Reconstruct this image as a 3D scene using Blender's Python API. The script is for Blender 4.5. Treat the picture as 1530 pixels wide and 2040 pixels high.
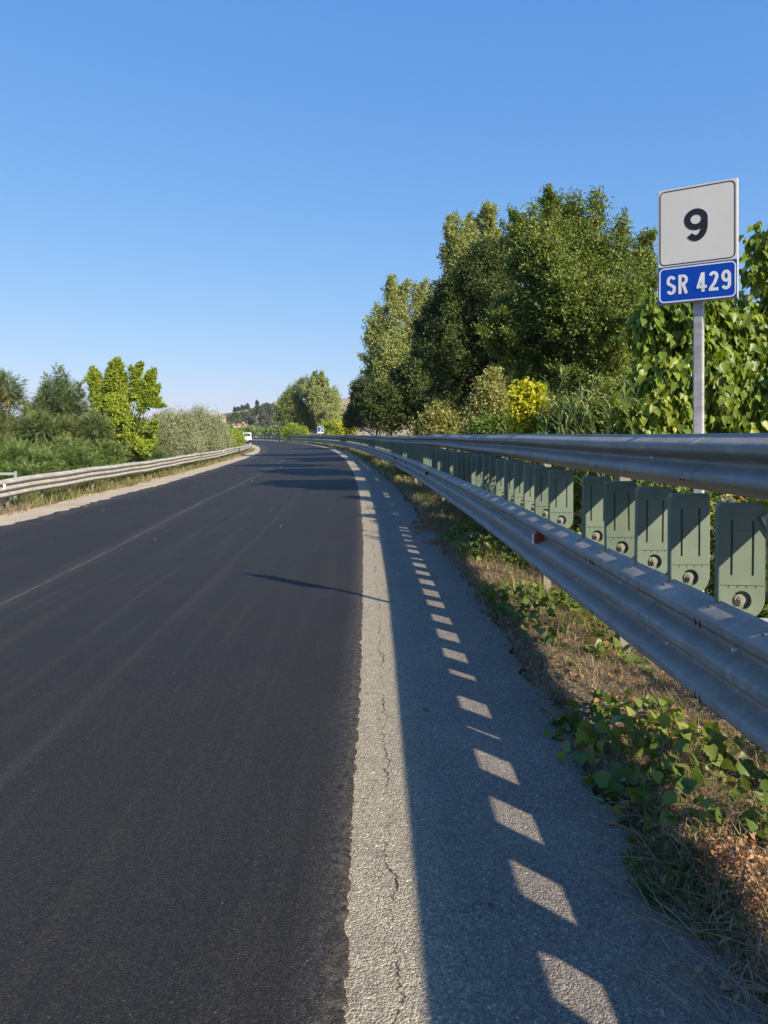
import bpy, bmesh, math, random
import numpy as np
from mathutils import Vector, Matrix
from mathutils.geometry import tessellate_polygon

random.seed(7)
RNG = np.random.default_rng(11)
sc = bpy.context.scene
COL = sc.collection
for o in list(bpy.data.objects):
    bpy.data.objects.remove(o)

# ------------------------------------------------------------------ camera, sky, sun, exposure
F, CXP, HZ, EYE = 1500.0, 765.0, 866.0, 1.45        # focal length (photo px), centre column, horizon row, eye height
cam = bpy.data.cameras.new('camera')
cam.sensor_fit = 'VERTICAL'
cam.sensor_height = 36.0
cam.sensor_width = 27.0
cam.lens = F / 2040 * 36.0
cam.shift_y = -(1020 - HZ) / 2040
cam.clip_start, cam.clip_end = 0.05, 8000
camo = bpy.data.objects.new('camera', cam)
camo.location = (0, 0, EYE)
camo.rotation_euler = (math.radians(90), 0, 0)
COL.objects.link(camo)
sc.camera = camo

SUNV = Vector((1.08, -1.20, 1.0)).normalized()       # towards the sun
EL = math.asin(SUNV.z)
AZ = math.atan2(SUNV.x, SUNV.y)
world = bpy.data.worlds.new('World')
sc.world = world
world.use_nodes = True
wn = world.node_tree
bg = wn.nodes['Background']
sky = wn.nodes.new('ShaderNodeTexSky')
sky.sky_type = 'NISHITA'
sky.sun_disc = False
sky.sun_elevation = EL
sky.sun_rotation = AZ
sky.air_density = 1.0
sky.dust_density = 0.25
sky.ozone_density = 2.6
sky.altitude = 0
sep = wn.nodes.new('ShaderNodeSeparateColor'); cmb = wn.nodes.new('ShaderNodeCombineColor')
wn.links.new(sky.outputs[0], sep.inputs[0])
for i, (k_, g_) in enumerate(((0.425, 0.88), (0.85, 0.57), (1.95, 0.30))):      # tone of the sky, as a phone camera records it
    pw_ = wn.nodes.new('ShaderNodeMath'); pw_.operation = 'POWER'; pw_.inputs[1].default_value = g_
    ml_ = wn.nodes.new('ShaderNodeMath'); ml_.operation = 'MULTIPLY'; ml_.inputs[1].default_value = k_
    wn.links.new(sep.outputs[i], pw_.inputs[0]); wn.links.new(pw_.outputs[0], ml_.inputs[0]); wn.links.new(ml_.outputs[0], cmb.inputs[i])
wn.links.new(cmb.outputs[0], bg.inputs[0])
bg.inputs[1].default_value = 0.15
sun = bpy.data.lights.new('sun', 'SUN')
sun.energy = 5.0
sun.angle = math.radians(0.53)
sun.color = (1.0, 0.87, 0.68)
suno = bpy.data.objects.new('sun', sun)
suno.rotation_euler = (-SUNV).to_track_quat('-Z', 'Y').to_euler()
suno.location = (20, -20, 30)
COL.objects.link(suno)
sc.view_settings.view_transform = 'Standard'
sc.view_settings.look = 'None'
sc.view_settings.exposure = 0.88
sc.view_settings.gamma = 1.0
sc.cycles.max_bounces = 8
sc.cycles.transparent_max_bounces = 8

# ------------------------------------------------------------------ helpers
def P(px, py, Y):
    """photo pixel at depth Y -> world point"""
    return np.array([(px - CXP) / F * Y, Y, EYE - (py - HZ) / F * Y])

def link(o, parent=None, **tags):
    COL.objects.link(o)
    if parent is not None:
        o.parent = parent
    for k, v in tags.items():
        o[k] = v
    return o

def tag(o, label=None, cat=None, group=None, kind=None):
    if label: o['label'] = label
    if cat: o['category'] = cat
    if group: o['group'] = group
    if kind: o['kind'] = kind
    return o

def empty(name, loc=(0, 0, 0), rz=0.0, **kw):
    o = bpy.data.objects.new(name, None)
    o.location = loc
    o.rotation_euler = (0, 0, rz)
    o.empty_display_size = 0.2
    COL.objects.link(o)
    return tag(o, **kw)

def mesh_obj(name, V, Fc, mat, parent=None, smooth=False, uv=None, attr=None, mats=None, mat_idx=None):
    me = bpy.data.meshes.new(name)
    V = np.asarray(V, dtype=np.float32).reshape(-1, 3)
    if isinstance(Fc, np.ndarray) and Fc.ndim == 2:
        n, k = Fc.shape
        me.vertices.add(len(V)); me.vertices.foreach_set('co', V.ravel())
        me.loops.add(n * k); me.loops.foreach_set('vertex_index', Fc.astype(np.int32).ravel())
        me.polygons.add(n)
        me.polygons.foreach_set('loop_start', np.arange(0, n * k, k, dtype=np.int32))
        me.polygons.foreach_set('loop_total', np.full(n, k, dtype=np.int32))
        me.update(calc_edges=True)
    else:
        me.from_pydata([tuple(v) for v in V.tolist()], [], [tuple(int(i) for i in f) for f in Fc])
        me.update()
    if attr is not None:
        a = me.attributes.new('rnd', 'FLOAT', 'POINT')
        a.data.foreach_set('value', np.asarray(attr, dtype=np.float32))
    if uv is not None:
        l = me.uv_layers.new(name='UVMap')
        idx = np.empty(len(me.loops), dtype=np.int32)
        me.loops.foreach_get('vertex_index', idx)
        l.data.foreach_set('uv', np.asarray(uv, dtype=np.float32)[idx].ravel())
    for m in (mats or [mat]):
        me.materials.append(m)
    if mat_idx is not None:
        me.polygons.foreach_set('material_index', np.asarray(mat_idx, dtype=np.int32))
    if smooth:
        me.polygons.foreach_set('use_smooth', np.ones(len(me.polygons), dtype=bool))
    o = bpy.data.objects.new(name, me)
    COL.objects.link(o)
    if parent is not None:
        o.parent = parent
    return o

class MB:
    """collects simple solids into one mesh"""
    def __init__(s): s.v = []; s.f = []
    def add(s, V, Fc):
        b = len(s.v)
        s.v += [tuple(map(float, v)) for v in V]
        s.f += [tuple(int(i) + b for i in f) for f in Fc]
        return s
    def box(s, x0, x1, y0, y1, z0, z1, M=None):
        V = [(x, y, z) for x in (x0, x1) for y in (y0, y1) for z in (z0, z1)]
        if M is not None: V = [M @ Vector(v) for v in V]
        return s.add(V, [(0, 1, 3, 2), (4, 6, 7, 5), (0, 4, 5, 1), (2, 3, 7, 6), (0, 2, 6, 4), (1, 5, 7, 3)])
    def tube(s, pts, radii, n=8, caps=True):
        pts = [Vector(p) for p in pts]
        if not hasattr(radii, '__len__'): radii = [radii] * len(pts)
        V = []; Fc = []
        up = Vector((0.13, 0.21, 0.97)).normalized()
        for i, p in enumerate(pts):
            d = (pts[min(i + 1, len(pts) - 1)] - pts[max(i - 1, 0)])
            d = d.normalized() if d.length > 1e-9 else Vector((0, 0, 1))
            a = d.cross(up)
            if a.length < 0.05: a = d.cross(Vector((1, 0, 0)))
            a.normalize(); b = d.cross(a)
            for k in range(n):
                t = 2 * math.pi * k / n
                V.append(p + (a * math.cos(t) + b * math.sin(t)) * radii[i])
        for i in range(len(pts) - 1):
            for k in range(n):
                Fc.append((i * n + k, i * n + (k + 1) % n, (i + 1) * n + (k + 1) % n, (i + 1) * n + k))
        if caps:
            Fc.append(tuple(range(n))[::-1]); Fc.append(tuple((len(pts) - 1) * n + k for k in range(n)))
        return s.add(V, Fc)
    def build(s, name, mat, parent=None, smooth=False, bevel=0.0):
        o = mesh_obj(name, s.v, s.f, mat, parent, smooth)
        bm = bmesh.new(); bm.from_mesh(o.data)
        bmesh.ops.recalc_face_normals(bm, faces=bm.faces)
        bm.to_mesh(o.data); bm.free()
        if bevel > 0:
            m = o.modifiers.new('b', 'BEVEL'); m.width = bevel; m.segments = 2; m.limit_method = 'ANGLE'
        return o

def spline_fn(xs, ys):
    xs = np.array(xs, float); ys = np.array(ys, float); n = len(xs)
    h = np.diff(xs); A = np.zeros((n, n)); r = np.zeros(n)
    A[0, 0] = A[-1, -1] = 1
    for i in range(1, n - 1):
        A[i, i - 1] = h[i - 1]; A[i, i] = 2 * (h[i - 1] + h[i]); A[i, i + 1] = h[i]
        r[i] = 6 * ((ys[i + 1] - ys[i]) / h[i] - (ys[i] - ys[i - 1]) / h[i - 1])
    m = np.linalg.solve(A, r)
    def f(x):
        x = np.asarray(x, float)
        i = np.clip(np.searchsorted(xs, x) - 1, 0, n - 2)
        xc = np.clip(x, xs[0], xs[-1])
        d = xs[i + 1] - xc; e = xc - xs[i]; hh = h[i]
        v = (m[i] * d ** 3 + m[i + 1] * e ** 3) / (6 * hh) + (ys[i] / hh - m[i] * hh / 6) * d + (ys[i + 1] / hh - m[i + 1] * hh / 6) * e
        s0 = (ys[1] - ys[0]) / h[0]; s1 = (ys[-1] - ys[-2]) / h[-1]
        return v + np.where(x > xs[-1], (x - xs[-1]) * s1, 0) + np.where(x < xs[0], (x - xs[0]) * s0, 0)
    return f

# right edge of the new asphalt, X as a function of Y
XR = spline_fn([-30, -10, 0, 5, 10, 20, 30, 43, 60, 75, 103, 136, 186, 230, 300],
               [0.05, -0.04, -0.08, -0.155, -0.28, -0.68, -1.25, -2.2, -3.75, -5.4, -9.7, -16.6, -31, -48, -82])
# left edge of the asphalt as offset from the right edge
def WID(y):
    return np.interp(y, [-10, 14, 25, 40, 60, 85, 400], [6.7, 6.7, 6.65, 6.7, 6.75, 7.2, 7.4])
def normal2(y):
    s = (XR(y + 0.5) - XR(y - 0.5))
    l = np.sqrt(1 + s * s)
    return 1 / l, -s / l            # unit normal pointing right
def GZ(u):
    """ground height as a function of the offset u from the asphalt's right edge"""
    return np.interp(u, [-60, -14, -10.5, -8.9, -6.7, 0, 1.05, 1.5, 2.3, 4.0, 6, 60],
                     [-1.6, -1.4, -0.75, -0.33, -0.27, 0, 0.0, -0.02, -0.18, -0.7, -0.95, -1.1])
def at(u, y, dz=0.0):
    nx, ny = normal2(y)
    return np.array([float(XR(y) + nx * u), float(y + ny * u), float(GZ(u)) + dz])

def hash3(i, j, k, seed=0):
    n = (i * 374761393 + j * 668265263 + k * 2147483647 + seed * 144665) & 0xffffffff
    n = ((n ^ (n >> 13)) * 1274126177) & 0xffffffff
    return ((n ^ (n >> 16)) & 0xffff) / 65535.0
def vnoise(p, scale, seed=0):
    q = np.asarray(p) * scale
    i = np.floor(q).astype(np.int64); f = q - i; f = f * f * (3 - 2 * f)
    r = 0
    for a in (0, 1):
        for b in (0, 1):
            for c in (0, 1):
                w = (f[:, 0] if a else 1 - f[:, 0]) * (f[:, 1] if b else 1 - f[:, 1]) * (f[:, 2] if c else 1 - f[:, 2])
                r = r + w * hash3(i[:, 0] + a, i[:, 1] + b, i[:, 2] + c, seed)
    return r

# ------------------------------------------------------------------ materials
class NT:
    def __init__(s, name):
        s.m = bpy.data.materials.new(name); s.m.use_nodes = True
        s.t = s.m.node_tree; s.b = s.t.nodes['Principled BSDF']; s.out = s.t.nodes['Material Output']
    def n(s, typ, **kw):
        x = s.t.nodes.new('ShaderNode' + typ)
        for k, v in kw.items():
            if k.startswith('i_'):
                x.inputs[k[2:].replace('_', ' ')].default_value = v
            else: setattr(x, k, v)
        return x
    def l(s, a, b): s.t.links.new(a, b)
    def math(s, op, a, b=None, c=None, clamp=False):
        x = s.t.nodes.new('ShaderNodeMath'); x.operation = op; x.use_clamp = clamp
        for i, v in enumerate((a, b, c)):
            if v is None: continue
            if isinstance(v, (int, float)): x.inputs[i].default_value = v
            else: s.l(v, x.inputs[i])
        return x.outputs[0]
    def noise(s, vec, scale, detail=4, rough=0.6):
        x = s.n('TexNoise'); x.inputs['Scale'].default_value = scale; x.inputs['Detail'].default_value = detail
        x.inputs['Roughness'].default_value = rough
        if vec is not None: s.l(vec, x.inputs['Vector'])
        return x.outputs['Fac']
    def ramp(s, fac, stops):
        x = s.n('ValToRGB'); e = x.color_ramp.elements
        while len(e) < len(stops): e.new(0.5)
        for el, (p, c) in zip(e, stops):
            el.position = p
            el.color = (c, c, c, 1) if isinstance(c, (int, float)) else (*c, 1)
        s.l(fac, x.inputs[0]); return x.outputs[0]
    def mix(s, fac, a, b):
        x = s.n('Mix'); x.data_type = 'RGBA'
        for sock, v in ((x.inputs[0], fac), (x.inputs[6], a), (x.inputs[7], b)):
            if isinstance(v, (int, float)): sock.default_value = v
            elif isinstance(v, tuple): sock.default_value = (*v, 1)
            else: s.l(v, sock)
        return x.outputs[2]
    def sstep(s, v, a, b, lo=0.0, hi=1.0):
        x = s.n('MapRange'); x.interpolation_type = 'SMOOTHSTEP'
        s.l(v, x.inputs[0])
        for i, q in zip((1, 2, 3, 4), (a, b, lo, hi)): x.inputs[i].default_value = q
        return x.outputs[0]
    def bump(s, h, dist, strength=1.0):
        x = s.n('Bump'); x.inputs['Strength'].default_value = strength; x.inputs['Distance'].default_value = dist
        s.l(h, x.inputs['Height']); s.l(x.outputs[0], s.b.inputs['Normal'])
    def set(s, color=None, rough=None, metal=None, spec=None):
        for nm, v in (('Base Color', color), ('Roughness', rough), ('Metallic', metal), ('Specular IOR Level', spec)):
            if v is None: continue
            if isinstance(v, tuple): s.b.inputs[nm].default_value = (*v, 1)
            elif isinstance(v, (int, float)): s.b.inputs[nm].default_value = v
            else: s.l(v, s.b.inputs[nm])
        return s.m
    def pos(s): return s.n('NewGeometry').outputs['Position']
    def uv(s):
        u = s.n('TexCoord').outputs['UV']; x = s.n('SeparateXYZ'); s.l(u, x.inputs[0])
        return u, x.outputs[0], x.outputs[1]

def plain(name, color, rough=0.6, metal=0.0, spec=0.5, var=0.12, scale=8.0):
    t = NT(name); p = t.pos(); f = t.noise(p, scale, 5)
    lo = tuple(c * (1 - var) for c in color); hi = tuple(min(1, c * (1 + var)) for c in color)
    return t.set(t.ramp(f, [(0.3, lo), (0.7, hi)]), rough, metal, spec)

def mat_asphalt_new():
    t = NT('new_asphalt'); uv, u, v = t.uv(); p = t.pos()
    grain = t.n('TexVoronoi'); grain.inputs['Scale'].default_value = 190; t.l(p, grain.inputs['Vector'])
    fine = t.noise(p, 260, 3, 0.7)
    grc = t.ramp(grain.outputs['Color'], [(0.0, 0.35), (0.5, 0.9), (0.8, 1.5), (0.95, 2.4), (1.0, 8.0)])
    big = t.noise(p, 0.9, 6)
    # stretched dust streaks along the lane
    mp = t.n('Mapping'); mp.inputs['Scale'].default_value = (7.0, 0.22, 1); t.l(uv, mp.inputs['Vector'])
    st = t.noise(mp.outputs[0], 1.0, 6, 0.65)
    mp2 = t.n('Mapping'); mp2.inputs['Scale'].default_value = (1.2, 0.5, 1); t.l(uv, mp2.inputs['Vector'])
    st2 = t.noise(mp2.outputs[0], 1.0, 5, 0.7)
    base = t.mix(t.ramp(big, [(0.3, 0.0), (0.75, 1.0)]), (0.0150, 0.0138, 0.0128), (0.0205, 0.0188, 0.0176))
    def band(center, w, wob=0.0, soft=1.0):
        uu = u
        if wob: uu = t.math('ADD', u, t.math('MULTIPLY', t.math('SUBTRACT', t.noise(mp2.outputs[0], 2.5, 3), 0.5), wob))
        c = t.math('SUBTRACT', uu, center) if not isinstance(center, float) else t.math('SUBTRACT', uu, center)
        return t.sstep(t.math('ABSOLUTE', c), 0.0, w, 1.0, 0.0)
    jointc = t.sstep(v, 5, 20, -3.35, -3.75)
    joint = t.math('MULTIPLY', band(jointc, 0.035, 0.03), t.ramp(t.noise(p, 5, 4), [(0.32, 0.15), (0.6, 1.0)]))
    halo = t.math('MULTIPLY', band(jointc, 0.28, 0.2), t.ramp(st2, [(0.3, 0.1), (0.8, 0.8)]))
    tr1 = t.math('MULTIPLY', band(-1.55, 0.07, 0.08), t.ramp(st2, [(0.30, 0.15), (0.66, 1.0)]))
    tr2 = t.math('MULTIPLY', band(-2.5, 0.9, 0.5), t.ramp(st, [(0.45, 0.0), (0.8, 0.7)]))
    edge = t.math('MULTIPLY', t.sstep(u, -0.16, -0.005), t.ramp(t.noise(p, 30, 4), [(0.35, 0.05), (0.7, 0.75)]))
    ledge = t.sstep(u, -5.9, -6.6)
    ledge = t.math('MULTIPLY', ledge, t.ramp(t.noise(p, 3, 4), [(0.35, 0.0), (0.8, 0.55)]))
    far = t.sstep(v, 25, 70)
    d = t.math('ADD', t.math('MULTIPLY', joint, 0.42), t.math('MULTIPLY', halo, 0.22))
    d = t.math('ADD', d, t.math('MULTIPLY', tr1, 0.09))
    d = t.math('ADD', d, t.math('MULTIPLY', tr2, 0.08))
    d = t.math('ADD', d, t.math('MULTIPLY', edge, 0.5))
    d = t.math('ADD', d, t.math('MULTIPLY', ledge, 0.8))
    d = t.math('ADD', d, t.math('MULTIPLY', t.ramp(st, [(0.5, 0.0), (0.85, 1.0)]), 0.09), None, True)
    c = t.mix(d, base, (0.16, 0.14, 0.115))
    mul = t.n('Mix'); mul.data_type = 'RGBA'; mul.blend_type = 'MULTIPLY'; mul.inputs[0].default_value = 1
    t.l(c, mul.inputs[6]); t.l(grc, mul.inputs[7])
    h = t.math('ADD', t.math('MULTIPLY', grain.outputs['Distance'], -0.8), t.math('MULTIPLY', fine, 0.7))
    t.bump(h, 0.004, 0.9)
    return t.set(mul.outputs[2], t.ramp(big, [(0.2, 0.62), (0.8, 0.8)]), 0, 0.3)

def mat_asphalt_old():
    t = NT('old_asphalt'); uv, u, v = t.uv(); p = t.pos()
    vor = t.n('TexVoronoi'); vor.inputs['Scale'].default_value = 150; t.l(p, vor.inputs['Vector'])
    stone = t.ramp(vor.outputs['Color'], [(0.0, 0.5), (0.5, 0.95), (0.85, 1.35), (1.0, 2.6)])
    fine = t.noise(p, 240, 3, 0.7)
    big = t.noise(p, 1.6, 6); mid = t.noise(p, 9, 6)
    base = t.mix(t.ramp(big, [(0.3, 0.0), (0.72, 1.0)]), (0.175, 0.155, 0.13), (0.245, 0.215, 0.18))
    # pale dusty band next to the new asphalt
    uw = t.math('ADD', u, t.math('MULTIPLY', t.math('SUBTRACT', mid, 0.5), 0.07))
    dust = t.math('MULTIPLY', t.sstep(uw, 0.40, 0.10), t.ramp(mid, [(0.25, 0.55), (0.6, 1.0)]))
    c = t.mix(dust, base, (0.34, 0.30, 0.215))
    # dirt towards the verge
    dirt = t.math('MULTIPLY', t.sstep(uw, 0.72, 1.08), t.ramp(mid, [(0.35, 0.1), (0.65, 0.9)]))
    c = t.mix(dirt, c, (0.15, 0.125, 0.10))
    # crack running along the strip
    mp = t.n('Mapping'); mp.inputs['Scale'].default_value = (0.0, 3.2, 0); t.l(uv, mp.inputs['Vector'])
    w1 = t.noise(mp.outputs[0], 1.0, 8, 0.72)
    cc = t.math('SUBTRACT', t.math('SUBTRACT', u, 0.135), t.math('MULTIPLY', t.math('SUBTRACT', w1, 0.5), 0.22))
    cw = t.ramp(t.noise(mp.outputs[0], 0.6, 3), [(0.42, 0.0), (0.62, 0.0042)])
    cw2 = t.math('ADD', cw, t.math('MULTIPLY', t.math('SUBTRACT', t.noise(p, 60, 4), 0.5), 0.016))
    crack = t.math('LESS_THAN', t.math('ABSOLUTE', cc), cw2)
    c = t.mix(crack, c, (0.05, 0.044, 0.036))
    # second faint cracks
    vc = t.n('TexVoronoi'); vc.feature = 'DISTANCE_TO_EDGE'; vc.inputs['Scale'].default_value = 2.2
    pw = t.n('VectorMath'); pw.operation = 'ADD'; nz = t.n('TexNoise'); nz.inputs['Scale'].default_value = 9; t.l(p, nz.inputs['Vector'])
    sc_ = t.n('VectorMath'); sc_.operation = 'SCALE'; sc_.inputs['Scale'].default_value = 0.25; t.l(nz.outputs['Color'], sc_.inputs[0])
    t.l(p, pw.inputs[0]); t.l(sc_.outputs[0], pw.inputs[1]); t.l(pw.outputs[0], vc.inputs['Vector'])
    c2 = t.math('MULTIPLY', t.math('LESS_THAN', vc.outputs['Distance'], 0.006), t.ramp(t.noise(p, 2.5, 3), [(0.52, 0.0), (0.6, 0.55)]))
    c = t.mix(c2, c, (0.04, 0.036, 0.03))
    mul = t.n('Mix'); mul.data_type = 'RGBA'; mul.blend_type = 'MULTIPLY'; mul.inputs[0].default_value = 1
    t.l(c, mul.inputs[6]); t.l(stone, mul.inputs[7])
    h = t.math('ADD', t.math('MULTIPLY', vor.outputs['Distance'], -1.0), t.math('MULTIPLY', fine, 0.6))
    h = t.math('ADD', h, t.math('MULTIPLY', mid, 1.5)); h = t.math('SUBTRACT', h, t.math('MULTIPLY', crack, 1.5))
    t.bump(h, 0.006, 1.0)
    return t.set(mul.outputs[2], 0.85, 0, 0.3)

def mat_shoulder():
    t = NT('dusty_shoulder'); p = t.pos(); a = t.noise(p, 1.3, 7); b = t.noise(p, 40, 4)
    c = t.mix(t.ramp(a, [(0.3, 0.0), (0.7, 1.0)]), (0.33, 0.28, 0.205), (0.46, 0.40, 0.30))
    c = t.mix(t.ramp(b, [(0.55, 0.0), (0.8, 0.6)]), c, (0.13, 0.11, 0.085))
    t.bump(b, 0.01)
    return t.set(c, 0.95, 0, 0.2)

def mat_dirt():
    t = NT('dry_soil'); p = t.pos(); a = t.noise(p, 2.0, 7); b = t.noise(p, 45, 5, 0.7); g = t.noise(p, 0.05, 4)
    c = t.mix(t.ramp(a, [(0.35, 0.0), (0.65, 1.0)]), (0.14, 0.11, 0.08), (0.27, 0.215, 0.15))
    c = t.mix(t.ramp(b, [(0.45, 0.0), (0.7, 0.7)]), c, (0.06, 0.046, 0.034))
    c = t.mix(t.ramp(g, [(0.45, 0.0), (0.55, 0.6)]), c, (0.07, 0.085, 0.03))
    t.bump(b, 0.03)
    return t.set(c, 0.95, 0, 0.1)

def mat_galv(name='galvanised_steel', base=(0.29, 0.275, 0.25), rough=0.62, metal=0.15):
    t = NT(name); p = t.pos()
    sp = t.n('TexVoronoi'); sp.inputs['Scale'].default_value = 90; t.l(p, sp.inputs['Vector'])
    a = t.noise(p, 3, 6); mp = t.n('Mapping'); mp.inputs['Scale'].default_value = (2, 1.2, 14); t.l(p, mp.inputs['Vector'])
    s = t.noise(mp.outputs[0], 1.5, 6, 0.7)
    c = t.mix(t.ramp(a, [(0.3, 0.0), (0.7, 1.0)]), tuple(x * 0.82 for x in base), tuple(min(1, x * 1.1) for x in base))
    c = t.mix(t.ramp(s, [(0.45, 0.0), (0.72, 0.65)]), c, (0.15, 0.135, 0.11))
    c = t.mix(t.ramp(sp.outputs['Color'], [(0.0, 0.12), (1.0, 0.0)]), c, (0.1, 0.1, 0.1))
    scr = t.n('Mapping'); scr.inputs['Scale'].default_value = (1, 9, 60); scr.inputs['Rotation'].default_value = (0.35, 0, 0); t.l(p, scr.inputs['Vector'])
    sf = t.ramp(t.noise(scr.outputs[0], 2.0, 2), [(0.73, 0.0), (0.76, 0.5)])
    c = t.mix(sf, c, (0.50, 0.50, 0.49))
    gm = t.n('Mapping'); gm.inputs['Scale'].default_value = (9, 9, 2.0); t.l(p, gm.inputs['Vector'])
    c = t.mix(t.ramp(t.noise(gm.outputs[0], 1.3, 7, 0.75), [(0.50, 0.0), (0.70, 0.55)]), c, tuple(min(1, x * 1.45) for x in base))
    rs = t.ramp(t.noise(p, 13, 5, 0.7), [(0.66, 0.0), (0.74, 0.5)]); c = t.mix(rs, c, (0.16, 0.095, 0.055))
    t.bump(t.noise(p, 6, 3), 0.004, 0.5)
    return t.set(c, t.ramp(a, [(0.2, rough - 0.06), (0.8, rough + 0.12)]), metal, 0.5)

def leaf_mat(name, stops, rough=0.5, trans=0.35, spec=0.35, tcol=None):
    t = NT(name); at_ = t.n('Attribute'); at_.attribute_name = 'rnd'
    c = t.ramp(at_.outputs['Fac'], stops)
    t.set(c, rough, 0, spec)
    tr = t.n('BsdfTranslucent')
    hs = t.n('HueSaturation'); hs.inputs['Saturation'].default_value = 1.15; hs.inputs['Value'].default_value = 1.5; hs.inputs['Hue'].default_value = 0.487
    t.l(c, hs.inputs['Color']); t.l(hs.outputs[0], tr.inputs[0])
    mx = t.n('MixShader'); mx.inputs[0].default_value = trans
    t.l(t.b.outputs[0], mx.inputs[1]); t.l(tr.outputs[0], mx.inputs[2]); t.l(mx.outputs[0], t.out.inputs[0])
    return t.m

M = {}
M['asphalt'] = mat_asphalt_new(); M['old'] = mat_asphalt_old(); M['shoulder'] = mat_shoulder(); M['dirt'] = mat_dirt()
M['galv'] = mat_galv()
M['galv_far'] = mat_galv('weathered_guardrail_steel', (0.40, 0.38, 0.34), 0.6, 0.05)
M['galv_post'] = mat_galv('grey_post_steel', (0.46, 0.455, 0.44), 0.55, 0.2)
M['dull_post'] = mat_galv('dull_post_steel', (0.22, 0.20, 0.17), 0.7, 0.1)
M['bolt'] = plain('bolt_steel', (0.24, 0.22, 0.19), 0.6, 0.4)
M['rust'] = plain('dark_bolt', (0.05, 0.045, 0.04), 0.6, 0.4)
M['bark'] = plain('bark', (0.10, 0.085, 0.065), 0.9, 0, 0.1, 0.35, 14)
M['bark_pale'] = plain('pale_bark', (0.22, 0.20, 0.17), 0.9, 0, 0.1, 0.3, 14)
M['stem'] = plain('green_stem', (0.10, 0.11, 0.05), 0.7, 0, 0.2, 0.3)
M['redstem'] = plain('reddish_vine_stem', (0.17, 0.09, 0.05), 0.7, 0, 0.2, 0.3)
def gp_mat():
    t = NT('green_plastic'); p = t.pos(); a = t.noise(p, 7, 6); b = t.noise(p, 60, 3)
    c = t.mix(t.ramp(a, [(0.3, 0.0), (0.7, 1.0)]), (0.105, 0.142, 0.10), (0.13, 0.17, 0.12))
    c = t.mix(t.ramp(b, [(0.6, 0.0), (0.85, 0.25)]), c, (0.2, 0.2, 0.16))
    oi = t.n('ObjectInfo'); hs = t.n('HueSaturation'); t.l(c, hs.inputs['Color'])
    t.l(t.sstep(oi.outputs['Random'], 0, 1, .86, 1.12), hs.inputs['Value']); t.l(t.sstep(oi.outputs['Random'], 0, 1, 1.1, .85), hs.inputs['Saturation'])
    mp = t.n('Mapping'); mp.inputs['Scale'].default_value = (30, 30, 2.2); t.l(p, mp.inputs['Vector'])
    c = t.mix(t.ramp(t.noise(mp.outputs[0], 1, 5), [(.55, 0.0), (.8, .45)]), hs.outputs[0], (.15, .145, .12))
    t.bump(b, 0.0006, 0.5)
    return t.set(c, 0.52, 0, 0.45)
M['green'] = gp_mat()
M['sign_white'] = plain('sign_white', (0.66, 0.63, 0.56), 0.45, 0, 0.4, 0.05, 3)
M['sign_grey'] = plain('sign_frame_grey', (0.48, 0.46, 0.43), 0.5, 0.2, 0.4, 0.08)
M['sign_black'] = plain('sign_black', (0.012, 0.013, 0.02), 0.5, 0, 0.4, 0.1)
M['sign_blue'] = plain('sign_blue', (0.002, 0.058, 0.40), 0.5, 0, 0.2, 0.06, 4)
M['red'] = plain('red_reflector', (0.32, 0.035, 0.02), 0.35)
M['white'] = plain('white_plastic', (0.75, 0.74, 0.70), 0.4)

# ------------------------------------------------------------------ ground and road sheets
def sheet(name, ys, us_fn, mat, dz, tagkw, zfn=None, skirt=None):
    """rows along the road; us_fn(y) -> list of offsets (same count per row)"""
    V = []; UV = []
    for y in ys:
        nx, ny = normal2(y); x0 = float(XR(y))
        us = us_fn(y)
        for u in us:
            z = float(GZ(u)) if zfn is None else zfn(u, y)
            V.append((x0 + nx * u, y + ny * u, z + dz)); UV.append((u, y))
    k = len(us); n = len(ys)
    I = np.arange(n * k).reshape(n, k)
    Fc = np.stack([I[:-1, :-1], I[:-1, 1:], I[1:, 1:], I[1:, :-1]], -1).reshape(-1, 4)
    if skirt:
        b = len(V)
        for i in range(n):
            x, y, z = V[i * k + k - 1]; V.append((x + 0.002, y, z - skirt)); UV.append(UV[i * k + k - 1])
        E = np.stack([I[:-1, -1], b + np.arange(n - 1), b + np.arange(1, n), I[1:, -1]], -1)
        Fc = np.concatenate([Fc, E])
    o = mesh_obj(name, V, Fc, mat, uv=UV)
    return tag(o, **tagkw)

ys_far = [-30, -20, -10, -4, 0] + list(np.arange(1, 60, 1.0)) + list(np.arange(60, 300, 4.0))
BR = [-60, -14, -10.5, -8.9, -6.7, 0, 1.05, 1.5, 2.3, 4.0, 6, 60]
# the ground: road corridor
gys = ys_far + [330, 380]
def g_us(y): return [-400] + BR + [400]
# one sheet reaching the horizon: corridor rows plus far rows
V = []; rows = gys + [500, 800, 1500, 4000]
usx = [-4000] + BR[:5] + [-6.0, -0.3] + BR[5:] + [4000]
usx = sorted(set(usx))
for y in rows:
    if y <= 380: nx, ny = normal2(y); x0 = float(XR(y))
    else: nx, ny = 1, 0; x0 = float(XR(380))
    for u in usx:
        if abs(u) > 100: V.append((x0 + u, y, -1.6 if u < 0 else -1.1))
        else:
            V.append((x0 + nx * u, y + ny * u, float(GZ(u)) - 0.03))
k = len(usx); I = np.arange(len(rows) * k).reshape(len(rows), k)
G = mesh_obj('ground', V, np.stack([I[:-1, :-1], I[:-1, 1:], I[1:, 1:], I[1:, :-1]], -1).reshape(-1, 4), M['dirt'], smooth=False)
tag(G, kind='structure')

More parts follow.
